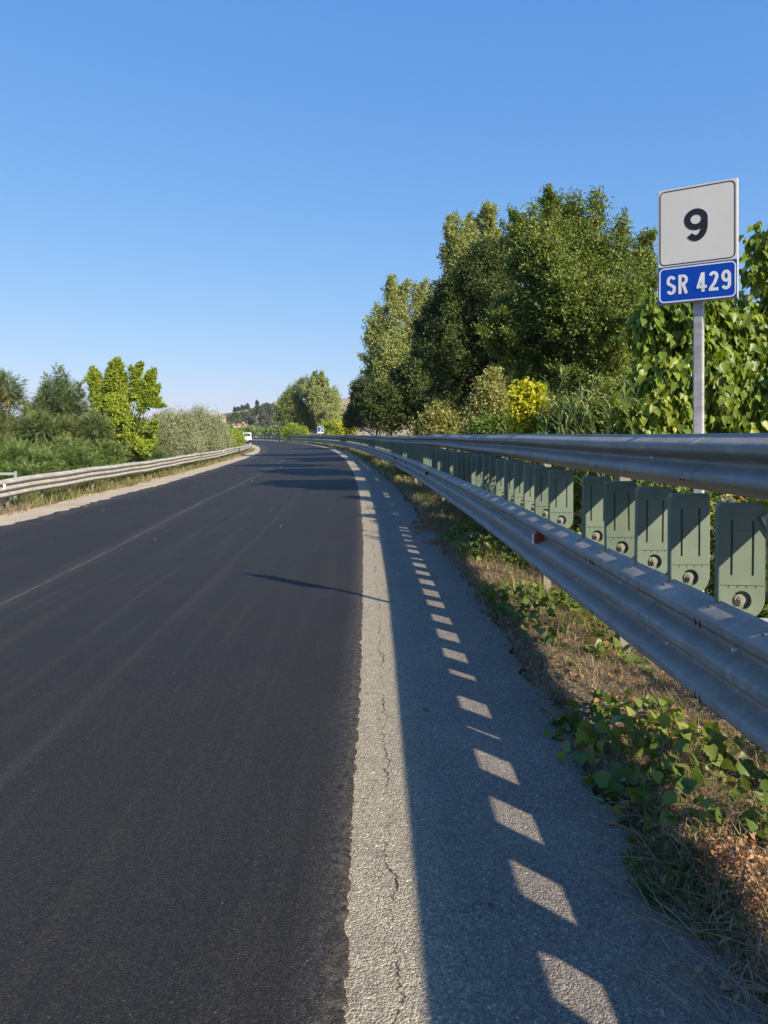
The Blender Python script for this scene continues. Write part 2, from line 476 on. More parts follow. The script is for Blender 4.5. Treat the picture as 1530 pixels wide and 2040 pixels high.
def jag(y, seed, amp):
    p = np.array([[y, 0.0, 0.0]])
    return amp * (float(vnoise(p, 28, seed)[0]) - 0.5 + 1.2 * (float(vnoise(p, 70, seed + 3)[0]) - 0.5) + 0.8 * (float(vnoise(p, 3, seed + 5)[0]) - 0.5))
ys_road = [-30, -20, -10, -4, 0, 0.8] + list(np.arange(1.4, 5, 0.008)) + list(np.arange(5, 12, 0.02)) + list(np.arange(12, 40, 0.2)) + list(np.arange(40, 300, 3.0)) + [340, 380]
sheet('road', ys_road, lambda y: [-float(WID(y)) + jag(y * 0.1, 31, 0.12), -5, -3.5, -2, -0.5, -0.06, jag(y, 3, 0.012)], M['asphalt'], 0.006,
      dict(kind='structure'), skirt=0.012)
def edge_r(y):
    p = np.array([[y, 0.0, 0.0]])
    return 1.03 + 0.16 * (float(vnoise(p, 1.3, 77)[0]) - 0.5) + 0.07 * (float(vnoise(p, 7, 78)[0]) - 0.5)
sheet('old_shoulder', [-30, -10, -4, 0] + list(np.arange(0.8, 14, 0.07)) + list(np.arange(14, 60, 0.6)) + list(np.arange(60, 300, 4)), 
      lambda y: [-0.3, 0.0, 0.3, 0.7, edge_r(y)], M['old'], 0.0, dict(kind='structure'), zfn=lambda u, y: 0.04 * min(u, 0) - 0.0)
def ledge(y):
    p = np.array([[y, 0.0, 0.0]])
    return -7.85 - 0.5 * (float(vnoise(p, 0.5, 79)[0]) - 0.5) - 0.25 * (float(vnoise(p, 3, 80)[0]) - 0.5)
def GZs(u, y): return float(GZ(u))
sheet('gravel_shoulder', [-30, -10, 0] + list(np.arange(2, 60, 0.25)) + list(np.arange(60, 300, 4)),
      lambda y: [ledge(y) - (0.5 if 55 < y < 110 else 0), -7.3, -float(WID(y)) + 0.25], M['shoulder'], -0.003, dict(kind='structure'), zfn=GZs)

# ------------------------------------------------------------------ guardrails
def sweep(name, profile, ys, u0, zf, mat, parent, closed=True, smooth=True):
    """profile: list of (offset from u0, z); swept along the road"""
    V = []; k = len(profile)
    for y in ys:
        nx, ny = normal2(y); x0 = float(XR(y)); zo = zf(y)
        for (n, z) in profile:
            V.append((x0 + nx * (u0 + n), y + ny * (u0 + n), z + zo))
    I = np.arange(len(ys) * k).reshape(len(ys), k)
    J = np.roll(I, -1, axis=1) if closed else I[:, 1:]
    A = I if closed else I[:, :-1]
    Fc = np.stack([A[:-1], J[:-1], J[1:], A[1:]], -1).reshape(-1, 4)
    return mesh_obj(name, V, Fc, mat, parent, smooth)

def beam_profile(waves, h, depth=0.083, th=0.003, side=-1, out=0.0):
    """corrugated beam seen from the road: ridges bulge towards side"""
    pts = []
    m = 20 * waves
    for i in range(m + 1):
        t = i / m
        ph = (t * waves) % 1.0 if i < m else 0.0
        w_ = abs(ph - 0.5) * 2                               # 1 at valleys, 0 at ridge centres
        s = max(0.0, min(1.0, (0.95 - w_) / 0.74))           # narrow ridges, long flanks
        s = 0.6 * s * s * (3 - 2 * s) + 0.4 * s
        if t < 0.5 / waves * 0.35 or t > 1 - 0.5 / waves * 0.35: pass
        pts.append((s, t * h))
    front = [((1 - s) * depth * (1 if side < 0 else -1) + (out if side > 0 else -out), z) for s, z in pts]
    back = [(n + (th + 0 * out) * (1 if side < 0 else -1), z) for n, z in front]
    return front + back[::-1]

RU = 1.43
RUP = 1.70   # the upper beam stands further back
RU_ = 1.52                    # offset of the right guardrail's front face
def z_up(y): return float(np.interp(y, [18, 26, 40, 60], [0.0, -0.055, -0.05, -0.03])) + 0.004 * math.sin(y * 0.9) * (1 if y < 60 else 0)
def z_lo(y): return float(np.interp(y, [18, 40, 60], [0, 0.0, 0.0])) + 0.004 * math.sin(y * 0.7 + 1)
ys_rail = list(np.arange(-5, 45, 0.5)) + list(np.arange(45, 290, 2.0))
GR = empty('guardrail', at(RU, 2.0), label='tall double guardrail of steel beams with green upright plates, right of the road', cat='guardrail')
gl = np.array(GR.location)
def local(o):
    o.parent = GR; o.matrix_parent_inverse = Matrix.Translation(-Vector(GR.location)); return o
lo_prof = [(n, 0.290 + z) for n, z in beam_profile(3, 0.475)]
up_prof = [(n, 1.165 + z) for n, z in beam_profile(2, 0.292)]
b1 = local(sweep('lower_beam', lo_prof, ys_rail, RU, z_lo, M['galv'], None))
b2 = local(sweep('upper_beam', up_prof, ys_rail, RUP, z_up, M['galv'], None))

def pos_on(u, y, z): 
    a = at(u, y); a[2] = z; return a
def frame_at(y, u, z=0.0):
    """local axes: x = to the right of the road, y = along the road"""
    nx, ny = normal2(y); nx = float(nx); ny = float(ny)
    a = at(u, y)
    return Matrix(((nx, -ny, 0, a[0]), (ny, nx, 0, a[1]), (0, 0, 1, z), (0, 0, 0, 1)))
# overlaps of the beam sections, with their bolts
jl = MB(); ju = MB(); bolts = MB()
jlp = [(n, 0.290 + z) for n, z in beam_profile(3, 0.475, out=0.0025)]
jup = [(n, 1.165 + z) for n, z in beam_profile(2, 0.292, out=0.0025)]
def sleeve(mb, prof, y0, y1, zf, RU=RU):
    k = len(prof); V = []
    for y in (y0, y1):
        nx, ny = normal2(y); x0 = float(XR(y))
        for n, z in prof: V.append((x0 + nx * (RU + n), y + ny * (RU + n), z + zf(y)))
    Fc = [(i, (i + 1) % k, k + (i + 1) % k, k + i) for i in range(k)] + [tuple(range(k))[::-1], tuple(range(k, 2 * k))]
    mb.add(V, Fc)
def bolt(mb, y, n, z, r=0.011, l=0.012):
    Mx = frame_at(y, RU, 0)
    p0 = Mx @ Vector((n - l, 0, z)); p1 = Mx @ Vector((n + 0.004, 0, z))
    mb.tube([p0, p1], [r * 0.85, r], 6)
yj = -0.7
while yj < 60:
    for prof_, zf_, ru_, zs_ in ((jlp, z_lo, RU, (0.36, 0.515, 0.67)), (jup, z_up, RUP, (1.225, 1.385))):
        mj = MB(); sleeve(mj, prof_, yj, yj + 0.3, zf_, ru_)
        oj = local(mj.build('beam_overlap', M['galv']))
        if yj < 30:
            bolts = MB()
            for dy in (0.05, 0.25):
                for z in zs_: bolt(bolts, yj + dy, 0.006 + ru_ - RU, z + zf_(yj), 0.010, 0.008)
            ob = bolts.build('bolts', M['bolt']); ob.parent = oj; 
    yj += 4.5
for y_ in [3.17, 4.53, 5.9, 7.4, 8.8, 10.3, 12, 14, 16, 19]:  # bright specks of light on the upper beam, put into white-coloured studs
    Mx = frame_at(y_, RUP, 0); m = MB(); m.tube([Mx @ Vector((.064, 0, 1.311)), Mx @ Vector((.09, 0, 1.311))], .008, 8); local(m.build('glint_stud', M['white']))
for y_ in [2.95, 3.62, 4.3, 5.2, 6.3, 7.5, 8.9, 10.5, 12.5, 15]:  # same on the lower beam: white colour gives these bolt heads a sunlit look
    Mx = frame_at(y_, RU, 0); zz = .60 if int(y_ * 10) % 2 else .44
    m = MB(); m.tube([Mx @ Vector((.064, 0, zz)), Mx @ Vector((.09, 0, zz))], .007, 8); local(m.build('glint_stud', M['white']))
for y_ in [2.4, 3.9, 5.4, 6.9, 8.4, 10.0, 12.0]:
    for d_ in (0, .045):
        Mx = frame_at(y_ + d_, RUP, 0); m = MB(); m.box(-.0015, .004, -.004, .004, 1.21, 1.24, Mx); local(m.build('slot', M['rust']))
        Mx = frame_at(y_ + .7 + d_, RU, 0); m = MB(); m.box(-.0015, .004, -.004, .004, .65, .68, Mx); local(m.build('slot', M['rust']))
        m = MB(); m.box(-.0015, .004, -.004, .004, .34, .37, Mx); local(m.build('slot', M['rust']))
# posts with spacers every 2.25 m
yp = -3.75
post_y = []
while yp < 200:
    post_y.append(yp); yp += 2.25
proto = None; proto_sp = None
for i, y in enumerate(post_y):
    if 62 < y and i % 2: continue
    Mx = frame_at(y, RU, 0.0)
    if proto is None:
        m = MB()
        m.box(0.37, 0.375, -0.05, 0.05, -0.6, 1.40); m.box(0.375, 0.445, -0.05, -0.045, -0.6, 1.40); m.box(0.375, 0.445, 0.045, 0.05, -0.6, 1.40)
        m.box(0.441, 0.446, 0.030, 0.045, -0.6, 1.40); m.box(0.441, 0.446, -0.045, -0.030, -0.6, 1.40)
        proto = m.build('post', M['dull_post']); po = proto
        s = MB()
        s.box(0.088, 0.368, -0.055, -0.051, 0.52, 0.70); s.box(0.088, 0.368, 0.051, 0.055, 0.52, 0.70); s.box(0.088, 0.368, -0.051, 0.051, 0.696, 0.70)
        s.box(0.084, 0.088, -0.055, 0.055, 0.50, 0.72)
        D = Matrix.Translation((0.33, 0, 0.98)) @ Matrix.Rotation(math.radians(-30), 4, 'Y')
        s.box(-0.02, 0.02, 0.056, 0.060, -0.16, 0.16, D)
        proto_sp = s.build('spacer_bracket', M['galv_post']); so = proto_sp
        local(po); local(so)
    else:
        po = proto.copy(); so = proto_sp.copy(); COL.objects.link(po); COL.objects.link(so)
    po.matrix_basis = Mx; so.matrix_basis = Mx
# the green plate: outline with grooves and a bolt pocket
def arc(cx, cz, r, a0, a1, n):
    return [(cx + r * math.cos(math.radians(a0 + (a1 - a0) * i / n)), cz + r * math.sin(math.radians(a0 + (a1 - a0) * i / n))) for i in range(n + 1)]
def plate_mesh():
    W, H, T = 0.195, 0.49, 0.034
    w = W / 2
    outer = arc(0, w, w, 180, 360, 20) + arc(w - 0.02, H - 0.02, 0.02, 0, 90, 5) + arc(-w + 0.02, H - 0.02, 0.02, 90, 180, 5)
    outer = [p for i, p in enumerate(outer) if i == 0 or (abs(p[0] - outer[i - 1][0]) + abs(p[1] - outer[i - 1][1])) > 1e-5]
    ins = [(x * 0.94, H / 2 + (z - H / 2) * 0.974) for x, z in outer]
    def slot(cx, z0, z1, r): return arc(cx, z1, r, 0, 180, 5) + arc(cx, z0, r, 180, 360, 5)
    pockets = [(slot(-0.043, 0.195, 0.415, 0.005), 0.010), (slot(0.043, 0.195, 0.415, 0.005), 0.010),
               (arc(0.0, 0.088, 0.040, 0, 345, 22), 0.022)]
    zz = 0.148
    jagl = [(-0.088, zz)]
    for xc in (-0.055, -0.018, 0.018, 0.055):
        jagl += [(xc - 0.009, zz), (xc, zz - 0.011), (xc + 0.004, zz)]
    jagl += [(0.088, zz), (0.088, zz + 0.003), (-0.088, zz + 0.003)]
    pockets.append((jagl, 0.004))
    pockets.append(([(-0.052, 0.444), (0.052, 0.444), (0.052, 0.447), (-0.052, 0.447)], 0.003))
    # embossed square of moulding marks
    for q in ([(-0.026, 0.375), (0.026, 0.375), (0.026, 0.377), (-0.026, 0.377)], [(-0.026, 0.425), (0.026, 0.425), (0.026, 0.427), (-0.026, 0.427)]):
        pockets.append((q, 0.002))
    V = []; Fc = []
    def ring(pts, y):
        b = len(V); V.extend((x, y, z) for x, z in pts); return list(range(b, b + len(pts)))
    r0 = ring(ins, 0.0); r1 = ring([(x * 0.985, H / 2 + (z - H / 2) * 0.994) for x, z in outer], 0.003); r2 = ring(outer, 0.010); r3 = ring(outer, T)
    for a, b in ((r0, r1), (r1, r2), (r2, r3)):
        for i in range(len(a)):
            j = (i + 1) % len(a); Fc.append((a[i], a[j], b[j], b[i]))
    Fc.append(tuple(r3))
    loops = [ins]; ids = list(r0)
    for pts, d in pockets:
        a = ring(pts, 0.0); b = ring([(x, z) for x, z in pts], d)
        for i in range(len(a)):
            j = (i + 1) % len(a); Fc.append((a[i], a[j], b[j], b[i]))
        Fc.append(tuple(b))
        loops.append(pts); ids += a
    tess = tessellate_polygon([[Vector((x, z, 0)) for x, z in lp] for lp in loops])
    for tri in tess: Fc.append(tuple(ids[i] for i in tri))
    o = mesh_obj('deflector_plate', V, Fc, M['green'])
    bm = bmesh.new(); bm.from_mesh(o.data); bmesh.ops.recalc_face_normals(bm, faces=bm.faces); bm.to_mesh(o.data); bm.free()
    return o
plate0 = plate_mesh()
m = MB(); m.tube([(0, 0.0215, 0.088), (0, 0.014, 0.088)], 0.023, 20); m.tube([(0, 0.014, 0.088), (0, 0.004, 0.088)], 0.015, 6); m.tube([(0, 0.004, 0.088), (0, -0.004, 0.088)], 0.008, 10)
pb0 = m.build('bolt', M['bolt'])
m = MB(); m.tube([(-0.105, 0.02, 0.055), (-0.075, 0.03, 0.05)], 0.013, 6); m.tube([(-0.125, 0.02, 0.055), (-0.105, 0.02, 0.055)], 0.007, 6)
pc0 = m.build('clamp', M['rust'])
first = True
ypl = 3.07; k = 0
SP = 0.488
plate_ys = [-1.20, -.75, -.31, .14, .58, 1.03, 1.47, 1.92, 2.37, 2.65] + [3.08, 3.57, 4.03, 4.54, 5.06, 6.00, 6.5, 6.96]
y = 7.45
while y < 46: plate_ys.append(y); y += SP
R0 = plate_ys[:100]
extra = MB(); 
while y < 150: 
    Mx = frame_at(y, RU + 0.165, 0.675 + random.uniform(-.004, .004))
    V = [Mx @ Vector(p) for p in [(-.0975, 0, .06), (-.06, 0, .005), (.06, 0, .005), (.0975, 0, .06), (.0975, 0, .49), (-.0975, 0, .49),
                                  (-.0975, .034, .06), (-.06, .034, .005), (.06, .034, .005), (.0975, .034, .06), (.0975, .034, .49), (-.0975, .034, .49)]]
    extra.add(V, [(0, 1, 2, 3, 4, 5), (11, 10, 9, 8, 7, 6)] + [(i, (i + 1) % 6, 6 + (i + 1) % 6, 6 + i) for i in range(6)])
    y += SP if y < 90 else SP * 1.0
e = extra.build('deflector_plate_run', M['green']); local(e); e['kind'] = 'stuff'
for y in R0:
    Mx = frame_at(y, RU + 0.165 + random.uniform(-.004, .004), 0.680 + z_lo(y) + random.uniform(-.003, .003)) @ Matrix.Rotation(math.radians(random.uniform(-4.0, 4.0)), 4, 'Z') @ Matrix.Rotation(math.radians(random.uniform(-1.3, 1.3)), 4, 'Y')
    if first: a, b, c = plate0, pb0, pc0; local(a)
    else:
        a, b, c = plate0.copy(), pb0.copy(), pc0.copy()
        for q in (a, b, c): COL.objects.link(q)
    b.parent = a; c.parent = a
    a.matrix_basis = Mx
    first = False
# red and white reflectors in the valley of the lower beam
for y in (7.05 - 0.9, 16.5, 27.0):
    Mx = frame_at(y, RU, 0.0)
    m = MB(); m.add([Mx @ Vector(p) for p in [(0.072, 0, .57), (-.018, 0, .555), (-.018, 0, .63), (0.06, 0, .655), (0.072, .03, .57), (-.018, .03, .555), (-.018, .03, .63), (0.06, .03, .655)]],
                [(0, 1, 2, 3), (7, 6, 5, 4), (0, 4, 5, 1), (1, 5, 6, 2), (2, 6, 7, 3), (3, 7, 4, 0)])
    r = m.build('reflector', M['red']); local(r)
    m = MB(); m.box(-.026, -.0185, -0.003, .033, .55, .635, Mx); w = m.build('reflector_edge', M['white']); w.parent = r

# left guardrail
LU = -8.15
GLr = empty('guardrail', at(LU, 20.0), label='low weathered three-wave guardrail in front of the bushes, left of the road', cat='guardrail')
def localL(o):
    o.parent = GLr; o.matrix_parent_inverse = Matrix.Translation(-Vector(GLr.location)); return o
def luf(y): return float(np.interp(y, [0, 16, 27, 48, 83, 140], [-8.2, -8.05, -8.05, -7.95, -8.2, -8.6]))
def sweep_L(prof, ys, zf):
    V = []; k = len(prof)
    for y in ys:
        nx, ny = normal2(y); x0 = float(XR(y)); lu = luf(y)
        for (n, z) in prof: V.append((x0 + nx * (lu + n), y + ny * (lu + n), z + zf(y)))
    I = np.arange(len(ys) * k).reshape(len(ys), k); J = np.roll(I, -1, axis=1)
    return np.array(V), np.stack([I[:-1], J[:-1], J[1:], I[1:]], -1).reshape(-1, 4)
lp = [(n, -0.0 + z) for n, z in beam_profile(3, 0.43, depth=0.095, side=1)]
def zl(y): return 0.0 + 0.015 * math.sin(y * 0.35) + 0.008 * math.sin(y * 1.4)
V, Fc = sweep_L(lp, list(np.arange(2, 60, 0.6)) + list(np.arange(60, 150, 2.0)), zl)
localL(mesh_obj('beam', V, Fc, M['galv_far'], smooth=True))
yp = 4.0; lpost = None
while yp < 150:
    m = MB(); nx, ny = normal2(yp); a = at(luf(yp) - 0.16, yp); a[2] = 0
    Mx = Matrix(((nx, -ny, 0, a[0]), (ny, nx, 0, a[1]), (0, 0, 1, zl(yp)), (0, 0, 0, 1)))
    if lpost is None:
        m.box(-0.04, 0.0, -0.05, 0.05, -0.9, 0.40); m.box(0.0, 0.07, -0.045, 0.045, 0.1, 0.35)
        lpost = m.build('post', M['dull_post']); q = lpost; localL(q)
    else: q = lpost.copy(); COL.objects.link(q)
    q.matrix_basis = Mx
    yp += 4.0 if yp > 60 else 2.0
m = MB(); Mx = frame_at(17.4, luf(17.4), 0.0); m.box(0.0, .02, -.05, .05, .21, .33, Mx); localL(m.build('reflector', M['white']))
m = MB(); Mx = frame_at(52, luf(52), 0.0); m.box(0.0, .02, -.07, .07, .25, .38, Mx); localL(m.build('reflector', M['white']))

# ------------------------------------------------------------------ road sign with number 9
def ribbon(mb, pts, w, y=0.0, t=0.0007, closed=False):
    """a flat stroke of width w along 2-D points (x,z), standing in the local plane y"""
    n = len(pts); L = []; R = []
    for i in range(n):
        a = Vector(pts[(i - 1) % n] if closed or i > 0 else pts[i]); b = Vector(pts[i]); c = Vector(pts[(i + 1) % n] if closed or i < n - 1 else pts[i])
        d1 = (b - a); d2 = (c - b)
        d1 = d1.normalized() if d1.length > 1e-9 else d2.normalized()
        d2 = d2.normalized() if d2.length > 1e-9 else d1
        tn = (d1 + d2).normalized(); nn = Vector((-tn.y, tn.x))
        cs = max(0.45, nn.dot(Vector((-d1.y, d1.x))))
        ww = (w[i] if hasattr(w, '__len__') else w) / 2 / cs
        L.append(b + nn * ww); R.append(b - nn * ww)
    V = [(p.x, y, p.y) for p in L] + [(p.x, y, p.y) for p in R] + [(p.x, y + t, p.y) for p in L] + [(p.x, y + t, p.y) for p in R]
    Fc = []
    m = n if closed else n - 1
    for i in range(m):
        j = (i + 1) % n
        Fc += [(i, j, n + j, n + i), (2 * n + i, 3 * n + i, 3 * n + j, 2 * n + j), (i, 2 * n + i, 2 * n + j, j), (n + i, n + j, 3 * n + j, 3 * n + i)]
    if not closed: Fc += [(0, n, 3 * n, 2 * n), (n - 1, 3 * n - 1, 4 * n - 1, 2 * n - 1)]
    mb.add(V, Fc)
def ell(cx, cz, rx, rz, a0, a1, n=16):
    return [(cx + rx * math.cos(math.radians(a0 + (a1 - a0) * i / n)), cz + rz * math.sin(math.radians(a0 + (a1 - a0) * i / n))) for i in range(n + 1)]
def rrect(x0, x1, z0, z1, r, n=6):
    return ell(x1 - r, z1 - r, r, r, 0, 90, n) + ell(x0 + r, z1 - r, r, r, 90, 180, n) + ell(x0 + r, z0 + r, r, r, 180, 270, n) + ell(x1 - r, z0 + r, r, r, 270, 360, n)
def glyph(ch, mb, x, z, h, y):
    """condensed bold characters, origin at lower left"""
    w = 0.46 * h; s = 0.155 * h; S = lambda pts: [(x + a, z + b) for a, b in pts]
    r = (w - s) / 2; c = w / 2
    if ch == 'S':
        top = ell(c, h - s / 2 - r * 1.15, r, r * 1.15, 15, 180, 14)
        mid = [(s / 2 + 0.004 * h, h * 0.60), (c, h * 0.5), (w - s / 2 - 0.004 * h, h * 0.40)]
        bot = ell(c, s / 2 + r * 1.15, r, r * 1.15, 0, -165, 14)
        ribbon(mb, S(top + mid + bot), s, y)
    elif ch == 'R':
        ribbon(mb, S([(s / 2, 0), (s / 2, h)]), s, y)
        ribbon(mb, S([(s, h - s / 2)] + ell(c + .02 * h, h * 0.73, r * 0.95, h * 0.27 - s / 2, 90, -90, 14) + [(s, h * 0.46)]), s * 0.95, y - 0.0004)
        ribbon(mb, S([(c + .02 * h, h * 0.46), (w - s * 0.4, 0)]), s, y - 0.0008)
    elif ch == '4':
        ribbon(mb, S([(w * 0.68, 0), (w * 0.68, h)]), s, y)
        ribbon(mb, S([(w * 0.60, h * 0.97), (s * 0.45, h * 0.26)]), s * 0.9, y - 0.0004)
        ribbon(mb, S([(0, h * 0.26), (w * 1.08, h * 0.26)]), s * 0.95, y - 0.0008)
    elif ch == '2':
        ribbon(mb, S(ell(c, h - s / 2 - r * 1.2, r, r * 1.2, 165, -20, 16) + [(w * 0.62, h * 0.42), (s * 0.55, s * 0.9)]), s, y)
        ribbon(mb, S([(0, s / 2), (w, s / 2)]), s, y - 0.0004)
    elif ch == '9':
        ribbon(mb, S(ell(c, h * 0.695, r, h * 0.305 - s / 2, 0, 360, 24)[:-1]), s, y, closed=True)
        ribbon(mb, S([(w - s / 2, h * 0.72), (w - s / 2, h * 0.4)] + ell(c, s / 2 + r * 1.2, r, r * 1.2, 0, -160, 14)), s, y - 0.0004)
    return w
SY = 4.44
ang = math.radians(34.5)
SGN = empty('road_sign', (SY * (1388 - 765) / 1500, SY, -0.3), rz=-ang * 1.0, label='white square sign reading 9 over a blue panel reading SR 429, on a grey post', cat='road sign')
# local axes: x to the viewer's right along the panel, y into the panel, z up
m = MB(); m.box(-0.028, 0.028, 0.030, 0.075, -0.3, 2.72); m.build('post', M['galv_post'], SGN, bevel=0.006)
SW = 0.222; zb, zm, zt = 2.545, 2.765, 3.235       # local heights (base -0.3)
zb, zm, zt = 2.535, 2.757, 3.225
m = MB(); m.box(-SW, SW, 0.0, 0.028, zb, zt); m.build('panel', M['sign_grey'], SGN, bevel=0.003)
m = MB(); m.box(-SW + .004, SW - .004, -0.003, -0.0005, zm + .002, zt - .004)
wp = m.build('number_plate', M['sign_white'], SGN)
m = MB(); m.box(-SW + .004, SW - .004, -0.003, -0.0005, zb + .004, zm - .001)
bp = m.build('blue_plate', M['sign_blue'], SGN)
m = MB(); ribbon(m, rrect(-SW + .014, SW - .014, zm + .013, zt - .014, 0.028), 0.0055, -0.0040, closed=True); m.build('border', M['sign_black'], wp)
m = MB(); ribbon(m, rrect(-SW + .012, SW - .012, zb + .012, zm - .010, 0.026), 0.0075, -0.0040, closed=True); m.build('border', M['white'], bp)
# the big 9
m = MB(); H9 = 0.192; cz = (zm + zt) / 2 - H9 / 2 - 0.003; s9 = 0.036; r9 = 0.066 - s9 / 2; rb = 0.33 * H9 - s9 / 2
ribbon(m, ell(-0.004, cz + H9 - s9 / 2 - rb, r9, rb, 0, 360, 30)[:-1], s9, -0.0040, closed=True)
rt = 0.47 * H9 - s9 / 2
ribbon(m, [(r9 - 0.004, cz + H9 - s9 / 2 - rb), (r9 - 0.004, cz + 0.52 * H9)] + ell(-0.004, cz + s9 / 2 + rt, r9, rt, -6, -136, 22), s9, -0.0044)
m.build('number', M['sign_black'], wp)
m = MB(); hh = 0.114; z0 = (zb + zm) / 2 - hh / 2; x = -0.170
for ch in 'SR': x += glyph(ch, m, x, z0, hh, -0.0040) + 0.015
x += 0.035
for ch in '429': x += glyph(ch, m, x, z0, hh, -0.0040) + 0.015
m.build('lettering', M['white'], bp)
m = MB()
for z in (zb + 0.1, zt - 0.12):
    m.box(-0.10, 0.10, 0.0285, 0.036, z - 0.015, z + 0.015); m.box(-.05, .05, .036, .08, z - .012, z + .012)
m.build('clamp', M['galv_post'], SGN)

# small blue bend sign far away
s2 = P(638.5, 858, 110)
S2 = empty('road_sign', (s2[0], s2[1], -0.42), rz=math.radians(-8), label='small blue sign with a white bending arrow, beyond the far guardrail', cat='road sign')
S2.scale = (1.35, 1.35, 1.06)
m = MB(); m.box(-.03, .03, .03, .08, -0.4, 2.7); m.build('post', M['galv_post'], S2)
m = MB(); m.box(-.32, .32, 0, .03, 1.95, 2.95); m.build('panel', M['white'], S2)
m = MB(); m.box(-.27, .29, -.012, -.004, 2.16, 2.91); bl = m.build('blue_face', M['sign_blue'], S2)
m = MB(); ribbon(m, [(-.02, 2.18), (-.02, 2.30), (.02, 2.38), (.14, 2.46), (.16, 2.56), (.10, 2.66), (-.02, 2.74)], .085, -.022, .008)
m.add([(-.10, -.022, 2.70), (.03, -.022, 2.88), (-.12, -.022, 2.88), (-.10, -.014, 2.70), (.03, -.014, 2.88), (-.12, -.014, 2.88)], [(0, 1, 2), (5, 4, 3), (0, 3, 4, 1), (1, 4, 5, 2), (2, 5, 3, 0)])
m.build('arrow', M['white'], bl)

# ------------------------------------------------------------------ foliage
def unit(v): return v / np.maximum(np.linalg.norm(v, axis=-1, keepdims=True), 1e-9)
def leaves_mesh(Pp, D, N, L, W, shape='quad', droop=0.12):
    n = len(Pp); D = unit(D); S = unit(np.cross(D, N)); N = np.cross(S, D)
    L = np.broadcast_to(L, n)[:, None]; W = np.broadcast_to(W, n)[:, None]
    if shape == 'quad':
        V = np.stack([Pp, Pp + D * L * .45 + S * W * .5 + N * W * droop, Pp + D * L - N * L * droop, Pp + D * L * .45 - S * W * .5 + N * W * droop], 1)
        Fc = np.arange(n * 4).reshape(n, 4)
        return V.reshape(-1, 3), Fc, 4
    # heart shaped leaf: mid rib (0,4), left side 1,2,3, right side 5,6,7
    prof = [(0, 0.0, 0), (.30, -.10, .04), (.52, .22, .10), (.33, .62, .05), (0, 1.0, -.16), (-.33, .62, .05), (-.52, .22, .10), (-.30, -.10, .04), (0, .45, -.02)]
    V = np.stack([Pp + S * W * a + D * L * b + N * L * c for a, b, c in prof], 1)
    b = (np.arange(n) * 9)[:, None]
    q = np.concatenate([b + np.array([[0, 1, 2, 8]]), b + np.array([[8, 2, 3, 4]]), b + np.array([[0, 8, 6, 7]]), b + np.array([[8, 4, 5, 6]])], 0)
    return V.reshape(-1, 3), q, 9

def rand_dirs(n): return unit(RNG.normal(size=(n, 3)))

def sprays_in(clumps, total, gap=0.42, nscale=1.6, seed=1, shell=0.45, lobes=20):
    """clumps: (centre, (rx, ry, rz)) broken into smaller leafy lobes. Returns spray origins and outward directions"""
    area = np.array([r[0] * r[2] + r[1] * r[2] + r[0] * r[1] for c, r in clumps]); area = area / area.sum()
    PP = []; DD = []
    for (c, r), a in zip(clumps, area):
        n = int(total * a * 1.9) + 8
        if lobes:
            r_ = np.array(r); nl = lobes
            ld = rand_dirs(nl); lc = np.array(c) + ld * (0.50 + 0.34 * RNG.random(nl))[:, None] * r_
            lr = (0.17 + 0.20 * RNG.random(nl)); tall = 1 + 0.6 * RNG.random(nl)
            pick = RNG.integers(0, nl, n); d = rand_dirs(n)
            R = lr[pick][:, None] * np.stack([r_[0] * np.ones(n), r_[1] * np.ones(n), (0.5 * r_[0] + 0.5 * r_[2]) * tall[pick]], 1)
            p = lc[pick] + d * R * (0.45 + 0.55 * RNG.random(n) ** .5)[:, None]
            m = int(n * .22); di = rand_dirs(m); p[:m] = np.array(c) + di * r_ * (.35 + .5 * RNG.random(m))[:, None]; d[:m] = di
            dd = unit(d + 0.6 * unit(p - np.array(c)))
        else:
            d = rand_dirs(n); rad = (shell + (1 - shell) * RNG.random(n) ** 0.6)
            p = np.array(c) + d * rad[:, None] * np.array(r); dd = d
        k = vnoise(p, nscale, seed) * 0.6 + vnoise(p, nscale * 2.7, seed + 1) * 0.4
        ok = k > gap
        PP.append(p[ok]); DD.append(dd[ok])
    return np.concatenate(PP), np.concatenate(DD)

